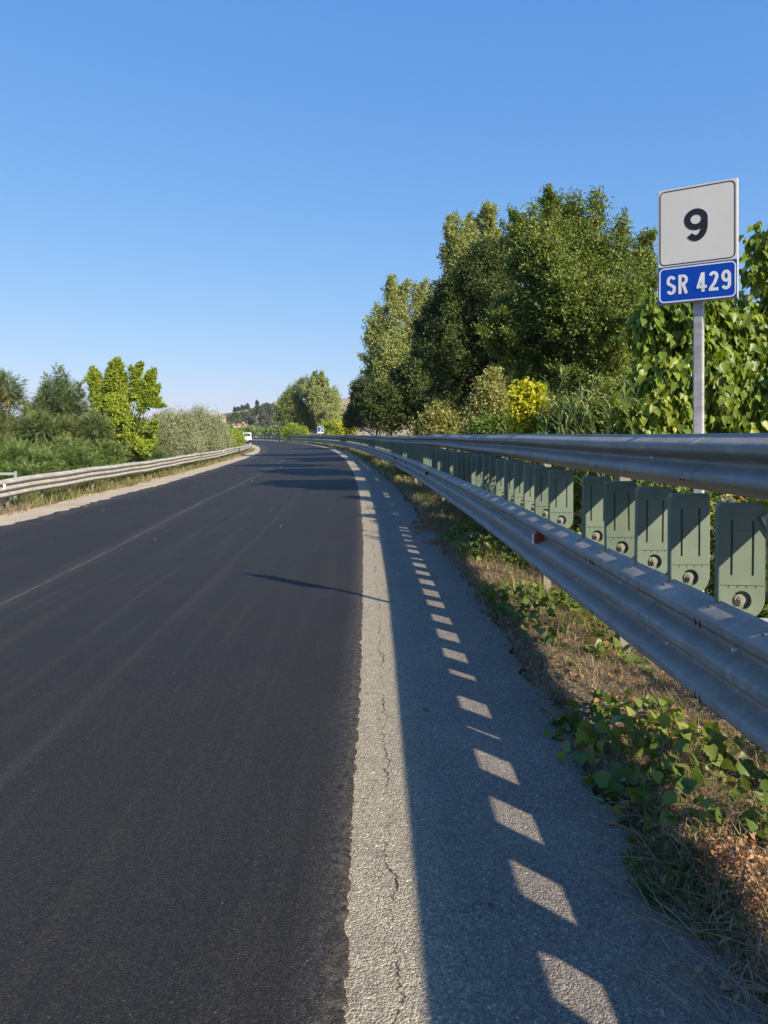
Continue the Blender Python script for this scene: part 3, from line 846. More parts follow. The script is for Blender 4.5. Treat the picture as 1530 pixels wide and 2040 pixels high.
def foliage(clumps, n_sprays, m, Ll, Lw, spray_len, kind='broad', gap=0.40, nscale=1.6, up=0.35, seed=1, shape='quad', shell=0.4, hang=0.0, lobes=20):
    O, Dr = sprays_in(clumps, n_sprays, gap, nscale, seed, shell, lobes)
    ns = len(O)
    ax = unit(Dr + rand_dirs(ns) * 0.55 + np.array([0, 0, up]))
    sl = spray_len * (0.6 + 0.8 * RNG.random(ns))
    t = (np.arange(m) + 0.5) / m
    if kind == 'broad':
        tt = np.tile(t, ns) + RNG.normal(size=ns * m) * 0.08
        Or = np.repeat(O, m, 0); A = np.repeat(ax, m, 0); SL = np.repeat(sl, m)[:, None]
        rd = rand_dirs(ns * m)
        Pp = Or + A * tt[:, None] * SL + rd * SL * 0.22
        D = unit(rd * 0.9 + A * 0.6 + np.array([0, 0, -hang]))
        N = unit(rand_dirs(ns * m) * 0.8 + np.repeat(Dr, m, 0) * 0.5 + np.array([0.25, -0.25, 0.55]))
    else:       # pinnate: leaflets in two rows along an arching rachis
        side = unit(np.cross(ax, rand_dirs(ns) * .5 + np.array([0, 0, 1.0]))); nr = np.cross(side, ax)
        nr = nr * np.sign(nr[:, 2:3] + 1e-6)
        tt = np.tile(np.repeat((np.arange(m // 2) + 0.6) / (m // 2), 2), ns)[:, None]; sg = np.tile(np.array([1.0, -1.0]), ns * (m // 2))[:, None]
        mm = (m // 2) * 2
        Or = np.repeat(O, mm, 0); A = np.repeat(ax, mm, 0); SL = np.repeat(sl, mm)[:, None]; Sd = np.repeat(side, mm, 0); Nr = np.repeat(nr, mm, 0)
        Pp = Or + A * tt * SL - Nr * (tt ** 2) * SL * 0.28
        D = unit(Sd * sg + A * 0.45 - Nr * 0.15 + rand_dirs(ns * mm) * 0.15)
        N = unit(Nr + rand_dirs(ns * mm) * 0.25)
        m = mm
    n = len(Pp)
    s = (0.7 + 0.6 * RNG.random(n)) if shape == 'quad' else (0.45 + 0.75 * RNG.random(n))
    if kind != 'broad': s = (1 - 0.45 * np.abs(tt[:, 0] - 0.35)) * (0.85 + .3 * RNG.random(n))
    V, Fc, k = leaves_mesh(Pp, D, N, Ll * s, Lw * s, shape)
    # colour value: species noise by clump of twigs plus leaf noise
    cv = 0.45 * RNG.random(n) + 0.25 * np.repeat(RNG.random(ns), m) + 0.3 * vnoise(Pp, 0.9, seed + 20)
    return V, Fc, np.repeat(cv, k), O, ax

def tree(name, label, cat, px_clumps, Y, mat, n, m, Ll, Lw, sl, kind='broad', trunk_px=None, base_z=-1.0, gap=0.40, nscale=1.6, up=0.35,
         seed=1, shape='quad', depth=1.0, shell=0.4, trunk_r=0.12, bark='bark', group=None, hang=0.0, shoots=None, twigs=60, whips=0):
    cl = []
    for c in px_clumps:
        cx, cy, rx, ry = c[:4]; dy = c[4] if len(c) > 4 else 0.0
        p = P(cx, cy, Y + dy); s = (Y + dy) / F
        cl.append((p, (rx * s, rx * s * depth, ry * s)))
    tx = (trunk_px if trunk_px is not None else np.mean([c[0] for c in px_clumps]))
    base = np.array([(tx - CXP) / F * Y, Y, base_z])
    root = empty(name, base, label=label, cat=cat, group=group)
    V, Fc, cv, O, ax = foliage(cl, n, m, Ll, Lw, sl, kind, gap, nscale, up, seed, shape, shell, hang)
    if shoots:      # tall leading shoots that break the outline: (px, top row, foot row)
        So = []; Sd = []
        for sx, st, sf in shoots:
            a = P(sx, sf, Y); b = P(sx + RNG.uniform(-8, 8), st, Y); ln = np.linalg.norm(b - a); kk = int(max(4, ln / (sl * 0.35)))
            for t in np.linspace(0, 1, kk): 
                So.append(a + (b - a) * t + RNG.normal(size=3) * 0.05 * (1.2 - t) * ln); 
        So = np.array(So); sub = [(p, (sl * .5, sl * .5, sl * .5)) for p in So]
        V2, F2, c2, O2, a2 = foliage(sub, len(sub) * 3, m, Ll, Lw, sl * 0.7, kind, -1, nscale, 1.2, seed + 5, shape, 0.1, hang, 0)
        Fc = np.concatenate([Fc, F2 + len(V)]); V = np.concatenate([V, V2]); cv = np.concatenate([cv, c2]); O = np.concatenate([O, O2])
    if whips:
        ctr = np.array([c for c, _ in cl]); pk = RNG.choice(len(O), min(len(O), whips * 6), replace=False)
        mc = np.mean(ctr, axis=0); dist = np.linalg.norm((O[pk] - mc) * np.array([1, 1, .8]), axis=1); pk = pk[np.argsort(-dist)[:whips]]
        pts = []
        for i in pk:
            d = unit(unit(O[i] - mc) * .7 + np.array([0, 0, .75]) + RNG.normal(size=3) * .35); L_ = sl * RNG.uniform(1.0, 2.3)
            for t in np.arange(0, 1, .22): pts.append((O[i] + d * L_ * t, t))
        sub = [(p, (sl * .30 * (1.15 - t),) * 3) for p, t in pts]
        V2, F2, c2, O2, a2 = foliage(sub, len(sub) * 1.3, m, Ll * .9, Lw * .9, sl * .5, kind, -1, nscale, 1.0, seed + 7, shape, 0.1, hang, 0)
        Fc = np.concatenate([Fc, F2 + len(V)]); V = np.concatenate([V, V2]); cv = np.concatenate([cv, c2])
    o = mesh_obj('crown', V - base, Fc, mat, root, attr=cv)
    # trunk and limbs
    mb = MB()
    tops = sorted(cl, key=lambda q: -q[0][2])
    zt = tops[0][0][2]
    bpt = np.array([tops[0][0][0] * 0.5 + base[0] * 0.5, Y, (zt + base_z) * 0.5])
    path = [base, (base + bpt) / 2 + RNG.normal(size=3) * 0.06, bpt, tops[0][0]]
    mb.tube([Vector(p - base) for p in path], [trunk_r, trunk_r * .85, trunk_r * .6, trunk_r * .2], 8)
    for c, r in cl:
        f = 0.35 + 0.3 * RNG.random(); st = base + (bpt - base) * f * 1.3
        mid = (st + c) / 2 + RNG.normal(size=3) * 0.12 * r[0] + np.array([0, 0, -0.08 * r[2]])
        mb.tube([Vector(p - base) for p in (st, mid, c)], [trunk_r * .5, trunk_r * .33, trunk_r * .12], 6)
    idx = RNG.choice(len(O), min(twigs, len(O)), replace=False)
    for i in idx:
        c = min(cl, key=lambda q: np.linalg.norm(q[0] - O[i]))[0]
        e = O[i]; st = c + (e - c) * 0.1; mid = (st + e) / 2 + RNG.normal(size=3) * 0.05 * np.linalg.norm(e - c) + np.array([0, 0, -0.03])
        mb.tube([Vector(p - base) for p in (st, mid, e)], [trunk_r * .14, trunk_r * .1, trunk_r * .05], 4, caps=False)
    mb.build('trunk' if cat == 'tree' else 'stems', M[bark], root, smooth=True)
    return root

LM = {}
LM['elm'] = leaf_mat('olive_leaves', [(0.1, (0.052, 0.095, 0.014)), (0.45, (0.10, 0.150, 0.022)), (0.70, (0.18, 0.22, 0.045)), (0.90, (0.30, 0.31, 0.09))], 0.5, 0.22, 0.3)
LM['dark'] = leaf_mat('dark_leaves', [(0.1, (0.035, 0.058, 0.012)), (0.5, (0.055, 0.082, 0.018)), (0.8, (0.10, 0.13, 0.032)), (0.95, (0.20, 0.21, 0.06))], 0.55, 0.18, 0.25)
LM['poplar'] = leaf_mat('pale_poplar_leaves', [(0.1, (0.14, 0.18, 0.05)), (0.5, (0.26, 0.30, 0.095)), (0.9, (0.42, 0.45, 0.19))], 0.5, 0.28, 0.3)
LM['vine'] = leaf_mat('vine_leaves', [(0.1, (0.065, 0.115, 0.010)), (0.5, (0.14, 0.20, 0.020)), (0.85, (0.27, 0.30, 0.035)), (1.0, (0.46, 0.43, 0.08))], 0.42, 0.32, 0.35)
LM['creeper'] = leaf_mat('ground_creeper_leaves', [(0.1, (0.06, 0.10, 0.022)), (0.55, (0.115, 0.17, 0.035)), (0.8, (0.22, 0.26, 0.05)), (0.86, (0.30, 0.24, 0.08)), (0.95, (0.30, 0.16, 0.07))], 0.42, 0.35, 0.35)
LM['yellow'] = leaf_mat('yellow_leaves', [(0.1, (0.12, 0.20, 0.02)), (0.4, (0.32, 0.37, 0.03)), (0.65, (0.52, 0.50, 0.035)), (0.9, (0.64, 0.58, 0.05))], 0.5, 0.35, 0.25)
LM['lime'] = leaf_mat('lime_leaves', [(0.1, (0.11, 0.16, 0.018)), (0.5, (0.24, 0.32, 0.04)), (0.9, (0.42, 0.48, 0.07))], 0.5, 0.38, 0.25)
LM['robinia'] = leaf_mat('robinia_leaves', [(0.1, (0.08, 0.125, 0.045)), (0.6, (0.15, 0.205, 0.075)), (0.73, (0.20, 0.25, 0.09)), (0.79, (0.30, 0.15, 0.07)), (0.95, (0.34, 0.17, 0.08))], 0.5, 0.3, 0.25)
LM['fern'] = leaf_mat('fresh_green_leaflets', [(0.1, (0.09, 0.15, 0.045)), (0.6, (0.165, 0.235, 0.07)), (0.95, (0.29, 0.35, 0.12))], 0.5, 0.3, 0.25)
LM['willow'] = leaf_mat('grey_willow_leaves', [(0.1, (0.13, 0.155, 0.07)), (0.5, (0.24, 0.27, 0.14)), (0.9, (0.40, 0.42, 0.27))], 0.5, 0.22, 0.25)
LM['pale'] = leaf_mat('pale_shrub_leaves', [(0.1, (0.14, 0.16, 0.04)), (0.5, (0.27, 0.28, 0.08)), (0.9, (0.44, 0.42, 0.17))], 0.5, 0.28, 0.25)
LM['reed'] = leaf_mat('reed_leaves', [(0.1, (0.07, 0.12, 0.03)), (0.5, (0.14, 0.20, 0.05)), (0.9, (0.27, 0.31, 0.10))], 0.42, 0.3, .3)
LM['dry'] = leaf_mat('dry_grass_blades', [(0.1, (0.16, 0.12, 0.07)), (0.5, (0.28, 0.21, 0.125)), (0.9, (0.42, 0.34, 0.21))], 0.7, 0.2, 0.2)
LM['grass'] = leaf_mat('weed_blades', [(0.1, (0.06, 0.09, 0.02)), (0.5, (0.14, 0.16, 0.045)), (0.9, (0.30, 0.27, 0.10))], 0.6, 0.3, 0.2)
LM['rusty'] = leaf_mat('rusty_dry_leaves', [(0.1, (0.13, 0.07, 0.035)), (0.4, (0.27, 0.15, 0.075)), (0.65, (0.42, 0.22, 0.10)), (0.9, (0.45, 0.34, 0.22))], 0.7, 0.25, 0.2)
LM['litter'] = leaf_mat('fallen_leaf', [(0.1, (0.30, 0.20, 0.10)), (0.9, (0.5, 0.38, 0.2))], 0.7, 0.2, 0.2)

# --- right side trees
tree('elm_tree', 'big round-crowned olive green tree left of the sign, tallest in the picture', 'tree',
     [(1165, 490, 72, 88, 0.3), (1085, 520, 72, 92, -.4), (1235, 560, 68, 85, .2), (1150, 610, 112, 100, -.5), (1060, 660, 88, 100, 0), (1245, 680, 66, 100, .3), (1150, 750, 115, 85, .2), (1110, 470, 50, 60, .5), (1200, 640, 90, 90, -.8)],
     16.5, LM['elm'], 10500, 13, 0.050, 0.040, 0.24, seed=3, gap=0.43, nscale=1.7, trunk_r=0.16, whips=90, twigs=120,
     shoots=[(1150, 398, 470), (1195, 396, 470), (1105, 418, 470), (1060, 425, 500), (1030, 440, 520), (1240, 440, 520), (1285, 478, 560)])
tree('elm_tree', 'shady dark green tree directly left of the tallest tree', 'tree',
     [(975, 560, 60, 75, 0), (935, 610, 62, 80, .4), (1000, 650, 85, 100, -.6), (915, 700, 80, 90, 0), (985, 760, 110, 85, .4), (1015, 540, 45, 75, .6), (900, 640, 60, 80, 1), (872, 640, 36, 60, 1.5)],
     24, LM['dark'], 8000, 13, 0.064, 0.05, 0.30, seed=8, gap=0.41, nscale=1.4, trunk_r=0.16, whips=80, twigs=100,
     shoots=[(900, 560, 640), (950, 500, 580), (1000, 500, 560)])
tree('poplar_tree', 'light green poplar whose pointed tips rise behind the shady dark tree', 'tree',
     [(925, 500, 34, 40, 0), (975, 505, 26, 40, .3), (945, 560, 55, 50, 0), (905, 600, 30, 50, .2)],
     29, LM['poplar'], 1500, 13, 0.075, 0.06, 0.32, seed=12, gap=0.38, trunk_r=0.12, bark='bark_pale', whips=40,
     shoots=[(920, 450, 520), (905, 465, 530), (980, 432, 520), (945, 458, 530), (895, 500, 560)])
tree('poplar_tree', 'pale silvery poplar at the left end of the tree row, before the dark bushes', 'tree',
     [(785, 635, 18, 58, 0), (808, 645, 16, 52, 0), (762, 672, 18, 50, .5), (745, 690, 12, 40, .5), (836, 632, 13, 50, .4), (780, 735, 50, 58, 0), (825, 700, 36, 50, .5)],
     50, LM['poplar'], 2800, 13, 0.115, 0.09, 0.5, seed=17, gap=0.40, nscale=.8, trunk_px=810, whips=50, trunk_r=0.14, bark='bark_pale',
     shoots=[(785, 572, 640), (835, 576, 640), (810, 590, 650), (755, 618, 690), (738, 640, 700), (848, 600, 640)])
tree('alder_tree', 'broad dark green tree standing low in front of the pale poplar', 'tree',
     [(875, 690, 52, 75, 0), (835, 765, 62, 60, .5), (880, 780, 80, 75, -.5), (790, 810, 60, 50, 0)],
     40, LM['dark'], 3600, 13, 0.11, 0.085, 0.45, seed=21, gap=0.40, nscale=.9, trunk_px=860, whips=50, trunk_r=0.15)
tree('alder_tree', 'dark bushy tree at the near bend, leftmost of the roadside row', 'tree',
     [(745, 800, 40, 52, 0), (720, 815, 26, 44, 2), (765, 815, 40, 45, -2), (703, 838, 14, 28, 4)],
     74, LM['dark'], 3000, 12, 0.15, 0.12, 0.6, seed=25, gap=0.40, nscale=0.6, trunk_r=0.13, trunk_px=755, whips=50, shoots=[(735, 742, 800), (712, 770, 820), (752, 745, 800)])
tree('poplar_tree', 'round poplar standing alone beyond the bend, left half with shade put into its leaf colour', 'tree',
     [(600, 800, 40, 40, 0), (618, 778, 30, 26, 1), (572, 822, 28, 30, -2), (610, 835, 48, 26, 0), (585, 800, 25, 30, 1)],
     166, LM['elm'], 3000, 12, 0.26, 0.21, 1.0, seed=29, gap=0.40, whips=30, nscale=0.35, trunk_r=0.3, base_z=-1.5)  # darker leaf material paints the shaded side of the crown
tree('poplar_tree', 'round poplar standing alone beyond the bend, right half with sunlight put into its leaf colour', 'tree',
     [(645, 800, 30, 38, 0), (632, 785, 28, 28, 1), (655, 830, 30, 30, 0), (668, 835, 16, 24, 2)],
     160, LM['poplar'], 2100, 12, 0.26, 0.21, 1.0, seed=30, gap=0.38, whips=30, nscale=0.35, trunk_r=0.3, base_z=-1.5)  # paler leaf material paints the sunlit side of the crown
# --- right side shrubs
tree('shrub', 'pale olive shrub peeping over the guardrail, nearest the dark tree row', 'shrub',
     [(870, 850, 28, 28), (895, 852, 20, 30), (850, 860, 18, 18)], 24, LM['pale'], 600, 12, 0.08, 0.055, 0.3, seed=33, gap=0.3, base_z=-.7, trunk_r=0.03, shoots=[(865, 822, 860), (890, 818, 850), (878, 815, 850)], twigs=20)
tree('shrub', 'upright pale shrub with small leaves, left of the yellow sapling', 'shrub',
     [(978, 800, 26, 42), (965, 840, 32, 38), (1000, 845, 24, 38)], 14.5, LM['pale'], 900, 12, 0.045, 0.034, 0.2, seed=36, gap=0.33, base_z=-.7, trunk_r=0.03, shoots=[(980, 745, 800), (968, 770, 810), (998, 782, 830)], twigs=30)
tree('sapling', 'bright yellow-leaved sapling in front of the tallest tree', 'sapling',
     [(1060, 770, 14, 24), (1045, 805, 20, 26), (1068, 815, 16, 26), (1042, 848, 18, 18)], 11, LM['yellow'], 330, 9, 0.07, 0.042, 0.15, seed=39, gap=0.40, nscale=3, base_z=-.7, trunk_r=0.025, hang=.6, twigs=30)
tree('shrub', 'low leafy green shrub under the yellow sapling, just above the rail', 'shrub',
     [(1010, 868, 60, 24, 0), (930, 872, 30, 18, 4), (1100, 865, 50, 26, -2)], 13, LM['elm'], 800, 10, 0.06, 0.045, 0.2, seed=41, gap=0.38, base_z=-.7, trunk_r=0.02, twigs=10)

tree('shrub', 'dense green shrub filling the gap between the tallest tree and the vines', 'shrub',
     [(1215, 815, 60, 50, 0), (1270, 800, 40, 60, .4), (1160, 840, 50, 34, 0), (1110, 845, 40, 30, 1)], 12.5, LM['elm'], 1500, 12, 0.06, 0.045, 0.22, seed=47, gap=0.34, base_z=-.9, trunk_r=.04, twigs=20)
def reeds(label, stalks, mat):
    root = empty('giant_reed', (stalks[0][0], stalks[0][1], -0.6), label=label, cat='reed')
    base0 = np.array([stalks[0][0], stalks[0][1], -0.6]); mb = MB(); LP = []; LD = []; LN = []; LL = []
    for (x, y, top, lx, ly) in stalks:
        b = np.array([x, y, -0.6]); pts = []
        for t in np.linspace(0, 1, 9):
            pts.append(b + np.array([lx * t ** 2.0, ly * t ** 2.0, (top + .6) * (t - 0.06 * t ** 3)]))
        mb.tube([Vector(p - base0) for p in pts], list(np.linspace(0.009, 0.003, 9)), 5)
        for i in range(46):
            t = 0.25 + 0.75 * i / 46; j = min(7, int(t * 8)); f = t * 8 - j
            p = pts[j] * (1 - f) + pts[j + 1] * f; ax = unit(pts[j + 1] - pts[j]); sd = (-1) ** i
            a = RNG.uniform(0, 6.28); rd = np.array([math.cos(a), math.sin(a), 0]) 
            LP.append(p); LD.append(unit(ax * 0.9 + rd * 0.75)); LN.append(unit(np.array([0, 0, 1]) + rd * -.6)); LL.append(RNG.uniform(.22, .38) * (1.1 - .5 * t))
    V, Fc, k = leaves_mesh(np.array(LP), np.array(LD), np.array(LN), np.array(LL), 0.026, 'quad', 0.22)
    mesh_obj('leaves', V - base0, Fc, mat, root, attr=np.repeat(RNG.random(len(LP)), k))
    mb.build('stems', M['stem'], root, smooth=True)
    return root
st = []
for px, ty, lx in [(1105, 745, .5), (1125, 790, .3), (1150, 800, -.3), (1085, 800, .2), (1140, 770, .45), (1110, 820, -.2), (1095, 770, -.35), (1160, 760, .3), (1130, 750, -.4), (1145, 790, .5), (1085, 790, .4)]:
    y = 8.6 + RNG.uniform(-.4, .5); p = P(px - lx * F / y * .8, ty - 38, y); st.append((p[0], y, p[2], lx, RNG.uniform(-.3, .2)))
reeds('feathery reed clump bending right, between yellow sapling and vines', st, LM['reed'])
st = []
for px, ty, lx in [(1200, 800, -.45), (1215, 790, .2), (1235, 770, -.4), (1250, 760, -.25), (1270, 745, -.3), (1190, 830, -.3), (1225, 815, .3), (1180, 800, -.5), (1260, 800, -.5), (1210, 835, .4), (1280, 770, -.6), (1240, 790, -.6), (1200, 770, -.5)]:
    y = 8.3 + RNG.uniform(-.4, .5); p = P(px - lx * F / y * .8, ty - 38, y); st.append((p[0], y, p[2], lx, RNG.uniform(-.3, .2)))
reeds('feathery reed clump bending left, against the big-leaved vines', st, LM['reed'])

# --- big leaved vine thicket behind the sign
vc = [(1330, 690, 52, 60, 0), (1400, 710, 64, 56, .3), (1480, 710, 66, 58, .4), (1560, 710, 70, 66, .5), (1330, 790, 60, 62, -.3), (1420, 800, 80, 70, -.3), (1520, 800, 90, 80, -.2),
      (1300, 850, 45, 40, -.6), (1370, 655, 40, 26, .3), (1455, 655, 36, 28, .4), (1550, 625, 34, 34, .6), (1525, 535, 8, 38, .7), (1500, 625, 12, 20, .5), (1630, 720, 80, 120, .6)]
tree('vine_thicket', 'large-leaved yellow-green climbing vines heaped behind the sign post', 'vine', vc, 9.0, LM['vine'], 4200, 5, 0.115, 0.088, 0.26, seed=44, shape='heart',
     gap=0.41, nscale=2.0, hang=1.9, trunk_r=0.05, base_z=-.9, up=0.1, shell=0.55, bark='redstem', twigs=90, shoots=[(1518, 480, 560), (1340, 612, 660), (1390, 612, 660), (1430, 620, 670), (1295, 640, 690)])
# undergrowth seen between the two beams
def undergrowth(name, label, y0, y1, u0, u1, ztop, mat, n, m, Ll, Lw, seed, shape='quad', kind='broad', sl=.2, hang=.5):
    cl = []
    k = int((y1 - y0) / 0.8) + 1
    for i in range(k):
        y = y0 + (y1 - y0) * (i + .5) / k
        p = at(RNG.uniform(u0, u1), y); zt = ztop * RNG.uniform(.75, 1.1)
        zz = (zt + p[2]) / 2; cl.append((np.array([p[0], p[1], zz]), ((u1 - u0) * .55, .75, (zt - p[2]) / 2)))
    c0 = at((u0 + u1) / 2, (y0 + y1) / 2)
    root = empty(name, c0, label=label, cat='undergrowth')
    V, Fc, cv, O, ax = foliage(cl, n, m, Ll, Lw, sl, kind, .36, 2.2, .2, seed, shape, .3, hang)
    mesh_obj('leaves', V - c0, Fc, mat, root, attr=cv)
    mb = MB()
    for i in RNG.choice(len(O), min(120, len(O)), replace=False):
        b = np.array([O[i][0] + RNG.normal() * .1, O[i][1] + RNG.normal() * .1, -0.5]); mb.tube([Vector(b - c0), Vector((b + O[i]) / 2 - c0 + RNG.normal(size=3) * .05), Vector(O[i] - c0)], [.008, .006, .003], 4, caps=False)
    mb.build('stems', M['stem'], root)
    return root
undergrowth('bramble_bush', 'dim leafy vines seen through the gap between the plates and beams, nearest', 2.0, 7.5, 3.0, 4.6, 1.15, LM['vine'], 1700, 5, .085, .07, 51, 'heart')
undergrowth('bramble_bush', 'low dark greenery behind the plates, below the reeds', 7.5, 15, 2.9, 4.4, 1.2, LM['elm'], 2600, 10, .05, .04, 52)
undergrowth('bramble_bush', 'low greenery behind the guardrail, below the dark tree row', 15, 45, 2.8, 4.4, 1.35, LM['dark'], 4200, 10, .075, .06, 53)

# --- left side plants
tree('robinia_shrub', 'dull green feathery shrub with rusty sprigs at the left border, behind the ferny shrub', 'shrub',
     [(20, 862, 50, 34, 0), (-30, 850, 50, 40, 0), (75, 860, 40, 30, 0), (180, 862, 40, 32, 1), (130, 858, 40, 26, 1)], 29, LM['robinia'], 3200, 16, 0.06, 0.03, 0.28, 'pinnate', seed=62, gap=.34, base_z=-1.4, bark='bark_pale', trunk_r=.05)
tree('robinia_tree', 'feathery tree cut by the left border, topmost branches only', 'tree',
     [(10, 775, 30, 28, 0), (-30, 800, 50, 50, 0), (25, 800, 22, 14, .3), (-20, 860, 60, 40, 0)], 25, LM['robinia'], 1700, 16, 0.06, 0.03, 0.28, 'pinnate', seed=61, trunk_px=-60, gap=.40, base_z=-1.4, bark='bark_pale', trunk_r=.09)
tree('robinia_tree', 'feathery green tree with reddish dry sprigs, left of the lime maple', 'tree',
     [(120, 795, 42, 42, 0), (85, 835, 45, 42, 0), (150, 830, 45, 45, .5), (110, 880, 70, 40, 0), (170, 870, 45, 40, 0), (40, 870, 45, 35, 0)], 31, LM['robinia'], 5200, 16, 0.06, 0.032, 0.30, 'pinnate', seed=64, gap=.40, base_z=-1.4, bark='bark_pale',
     trunk_r=.09, shoots=[(115, 735, 800), (100, 755, 800), (138, 752, 800), (160, 768, 820), (85, 770, 820)])
tree('maple_tree', 'lime yellow tree with upright shoots behind the left guardrail', 'tree',
     [(192, 790, 8, 30, 0), (216, 782, 10, 34, .3), (246, 778, 9, 38, 0), (272, 788, 9, 38, .4), (296, 802, 7, 30, 0), (238, 850, 52, 34, 0), (278, 850, 32, 34, .3), (202, 848, 30, 34, 0), (245, 886, 58, 32, 0), (240, 818, 44, 30, 0), (228, 818, 12, 22, 0), (258, 822, 11, 22, 0), (198, 825, 8, 16, 0)], 33, LM['lime'], 3600, 10, 0.11, 0.06, 0.22, whips=110, seed=67, gap=.47, nscale=1.1, base_z=-1.4, trunk_r=.08,
     shoots=[(190, 752, 800), (215, 742, 800), (243, 735, 800), (268, 740, 800), (300, 755, 810), (285, 770, 820), (228, 752, 810)], hang=.2)
tree('willow_shrub', 'grey-green willow shrub with fine leaves, right of the lime maple', 'shrub',
     [(335, 858, 38, 32, -1), (312, 875, 38, 34, -1), (365, 870, 40, 36, 0), (345, 900, 50, 22, -1)], 42, LM['willow'], 1900, 14, 0.12, 0.03, 0.5, seed=70, gap=.38, base_z=-1.4, trunk_r=.05, shoots=[(330, 830, 870), (365, 832, 870), (350, 838, 870)])
tree('willow_shrub', 'grey-green willow shrub, farthest along the left guardrail', 'shrub',
     [(400, 858, 30, 34, 0), (425, 866, 28, 32, 3), (395, 885, 40, 24, 0), (435, 885, 22, 15, 3)], 55, LM['willow'], 1900, 14, 0.15, 0.036, 0.6, seed=73, gap=.38, base_z=-1.4, trunk_r=.05, shoots=[(385, 820, 860), (405, 822, 860), (425, 832, 870)])
for i, (cx, cy, rx, ry, Y, lb) in enumerate([(40, 915, 65, 34, 23, 'ferny bright green shrub above the rail at the left border'),
                                             (125, 915, 62, 34, 26, 'ferny bright green shrub below the reddish feathery tree'),
                                             (205, 910, 52, 30, 29.5, 'ferny bright green shrub at the foot of the lime maple'),
                                             (285, 905, 44, 28, 36, 'ferny green shrub before the grey willow shrub')]):
    tree('sumac_shrub', lb, 'shrub', [(cx, cy, rx, ry, 0), (cx - rx * .5, cy + 14, rx * .7, ry * .8, -.6), (cx + rx * .5, cy + 12, rx * .7, ry * .8, -.4), (cx, cy + 36, rx, ry * .7, -1)],
         Y, LM['fern'], 2700, 16, 0.05, 0.024, 0.23, 'pinnate', seed=80 + i, gap=.33, nscale=1.6, base_z=-1.4, trunk_r=.03, twigs=20, up=.25)
tree('shrub', 'bright green bush hiding the far end of the left guardrail', 'shrub',
     [(462, 878, 24, 17, 0), (472, 884, 10, 11, 2), (440, 880, 22, 14, -2)], 92, LM['lime'], 500, 12, 0.16, 0.08, 0.6, seed=90, gap=.35, nscale=.8, base_z=-1.4, trunk_r=.05)
tree('shrub', 'dull green bush behind the bright bush by the far left guardrail', 'shrub',
     [(448, 862, 20, 18, 0), (460, 868, 16, 14, 0), (436, 860, 14, 18, 0)], 104, LM['fern'], 600, 12, 0.16, 0.1, 0.6, seed=91, gap=.35, nscale=.8, base_z=-1.4, trunk_r=.05)
# yellow bushes in front of the lone poplars
for i, (cx, cy, rx, ry, lb) in enumerate([(582, 860, 16, 12, 'yellow bush left of the small blue sign, larger of the two'), (603, 862, 6, 8, 'little rounded yellow bush between larger bush and blue sign'),
                                          (662, 858, 22, 16, 'yellow bush right of the small blue sign'), (686, 858, 14, 14, 'yellow-green bush touching the dark tree row')]):
    tree('bush', lb, 'bush', [(cx, cy, rx, ry), (cx - rx * .4, cy + 5, rx * .7, ry * .7), (cx + rx * .5, cy + 4, rx * .6, ry * .8)], 154 if i < 2 else (120 if i == 2 else 104), LM['lime'] if i != 3 else LM['yellow'],
         330, 12, 0.26, 0.18, 0.7, seed=95 + i, gap=.3, nscale=.8, base_z=-1.1, trunk_r=.05, twigs=5)

# ------------------------------------------------------------------ verge: grass, weeds, litter
def blades(Pb, L, W, lean=0.5, bend=0.5):
    n = len(Pb); a = RNG.uniform(0, 2 * np.pi, n); h = np.stack([np.cos(a), np.sin(a), np.zeros(n)], 1)
    le = lean * RNG.random(n)[:, None]; d0 = unit(np.array([0, 0, 1.0]) + h * le); d1 = unit(d0 + h * bend * RNG.random(n)[:, None] * 2 - np.array([0, 0, .35]) * bend)
    b = RNG.uniform(0, 2 * np.pi, n); s = np.stack([np.cos(b), np.sin(b), np.zeros(n)], 1)
    L = np.broadcast_to(L, n)[:, None]; W = np.broadcast_to(W, n)[:, None]
    m0 = Pb + d0 * L * .5; t = m0 + d1 * L * .5
    V = np.stack([Pb - s * W * .5, Pb + s * W * .5, m0 + s * W * .4, m0 - s * W * .4, t - s * W * .1, t + s * W * .1], 1).reshape(-1, 3)
    q = (np.arange(n) * 6)[:, None]
    Fc = np.concatenate([q + np.array([[0, 1, 2, 3]]), q + np.array([[3, 2, 5, 4]])])
    return V, Fc, np.repeat(RNG.random(n), 6)
def scatter(n, ylo, yhi, ulo, uhi, power=1.0, thr=None, seed=0, ns=1.6):
    t = RNG.random(n); y = ylo + (yhi - ylo) * t ** power; u = RNG.uniform(ulo, uhi, n)
    nx, ny = normal2(y); p = np.stack([XR(y) + nx * u, y + ny * u, GZ(u) - 0.02], 1)
    if thr is not None:
        k = vnoise(p * np.array([1, 1, 0]), ns, seed) * .6 + vnoise(p * np.array([1, 1, 0]), ns * 4, seed + 1) * .4 > thr; p = p[k]; u = u[k]
    return p, u
def stuff(name, V, Fc, cv, mat, label):
    o = mesh_obj(name, V, Fc, mat, attr=cv); tag(o, label=label, cat=name.replace('_', ' '), kind='stuff'); return o
p, u = scatter(85000, 1.3, 14, 1.02, 2.3, 1.6, .40, 201)
V, Fc, cv = blades(p, RNG.uniform(.03, .15, len(p)), RNG.uniform(.0018, .005, len(p)), 3.2, 1.0)
stuff('dry_grass', V, Fc, cv, LM['dry'], 'straw-coloured dry grass at the foot of the right guardrail')
p, u = scatter(16000, 14, 60, 1.1, 2.3, 1.3, .47, 203)
V, Fc, cv = blades(p, RNG.uniform(.08, .28, len(p)), RNG.uniform(.006, .014, len(p)), 1.6, .7)
stuff('dry_grass', V, Fc, cv, LM['dry'], 'dry grass under the right guardrail further along the bend')
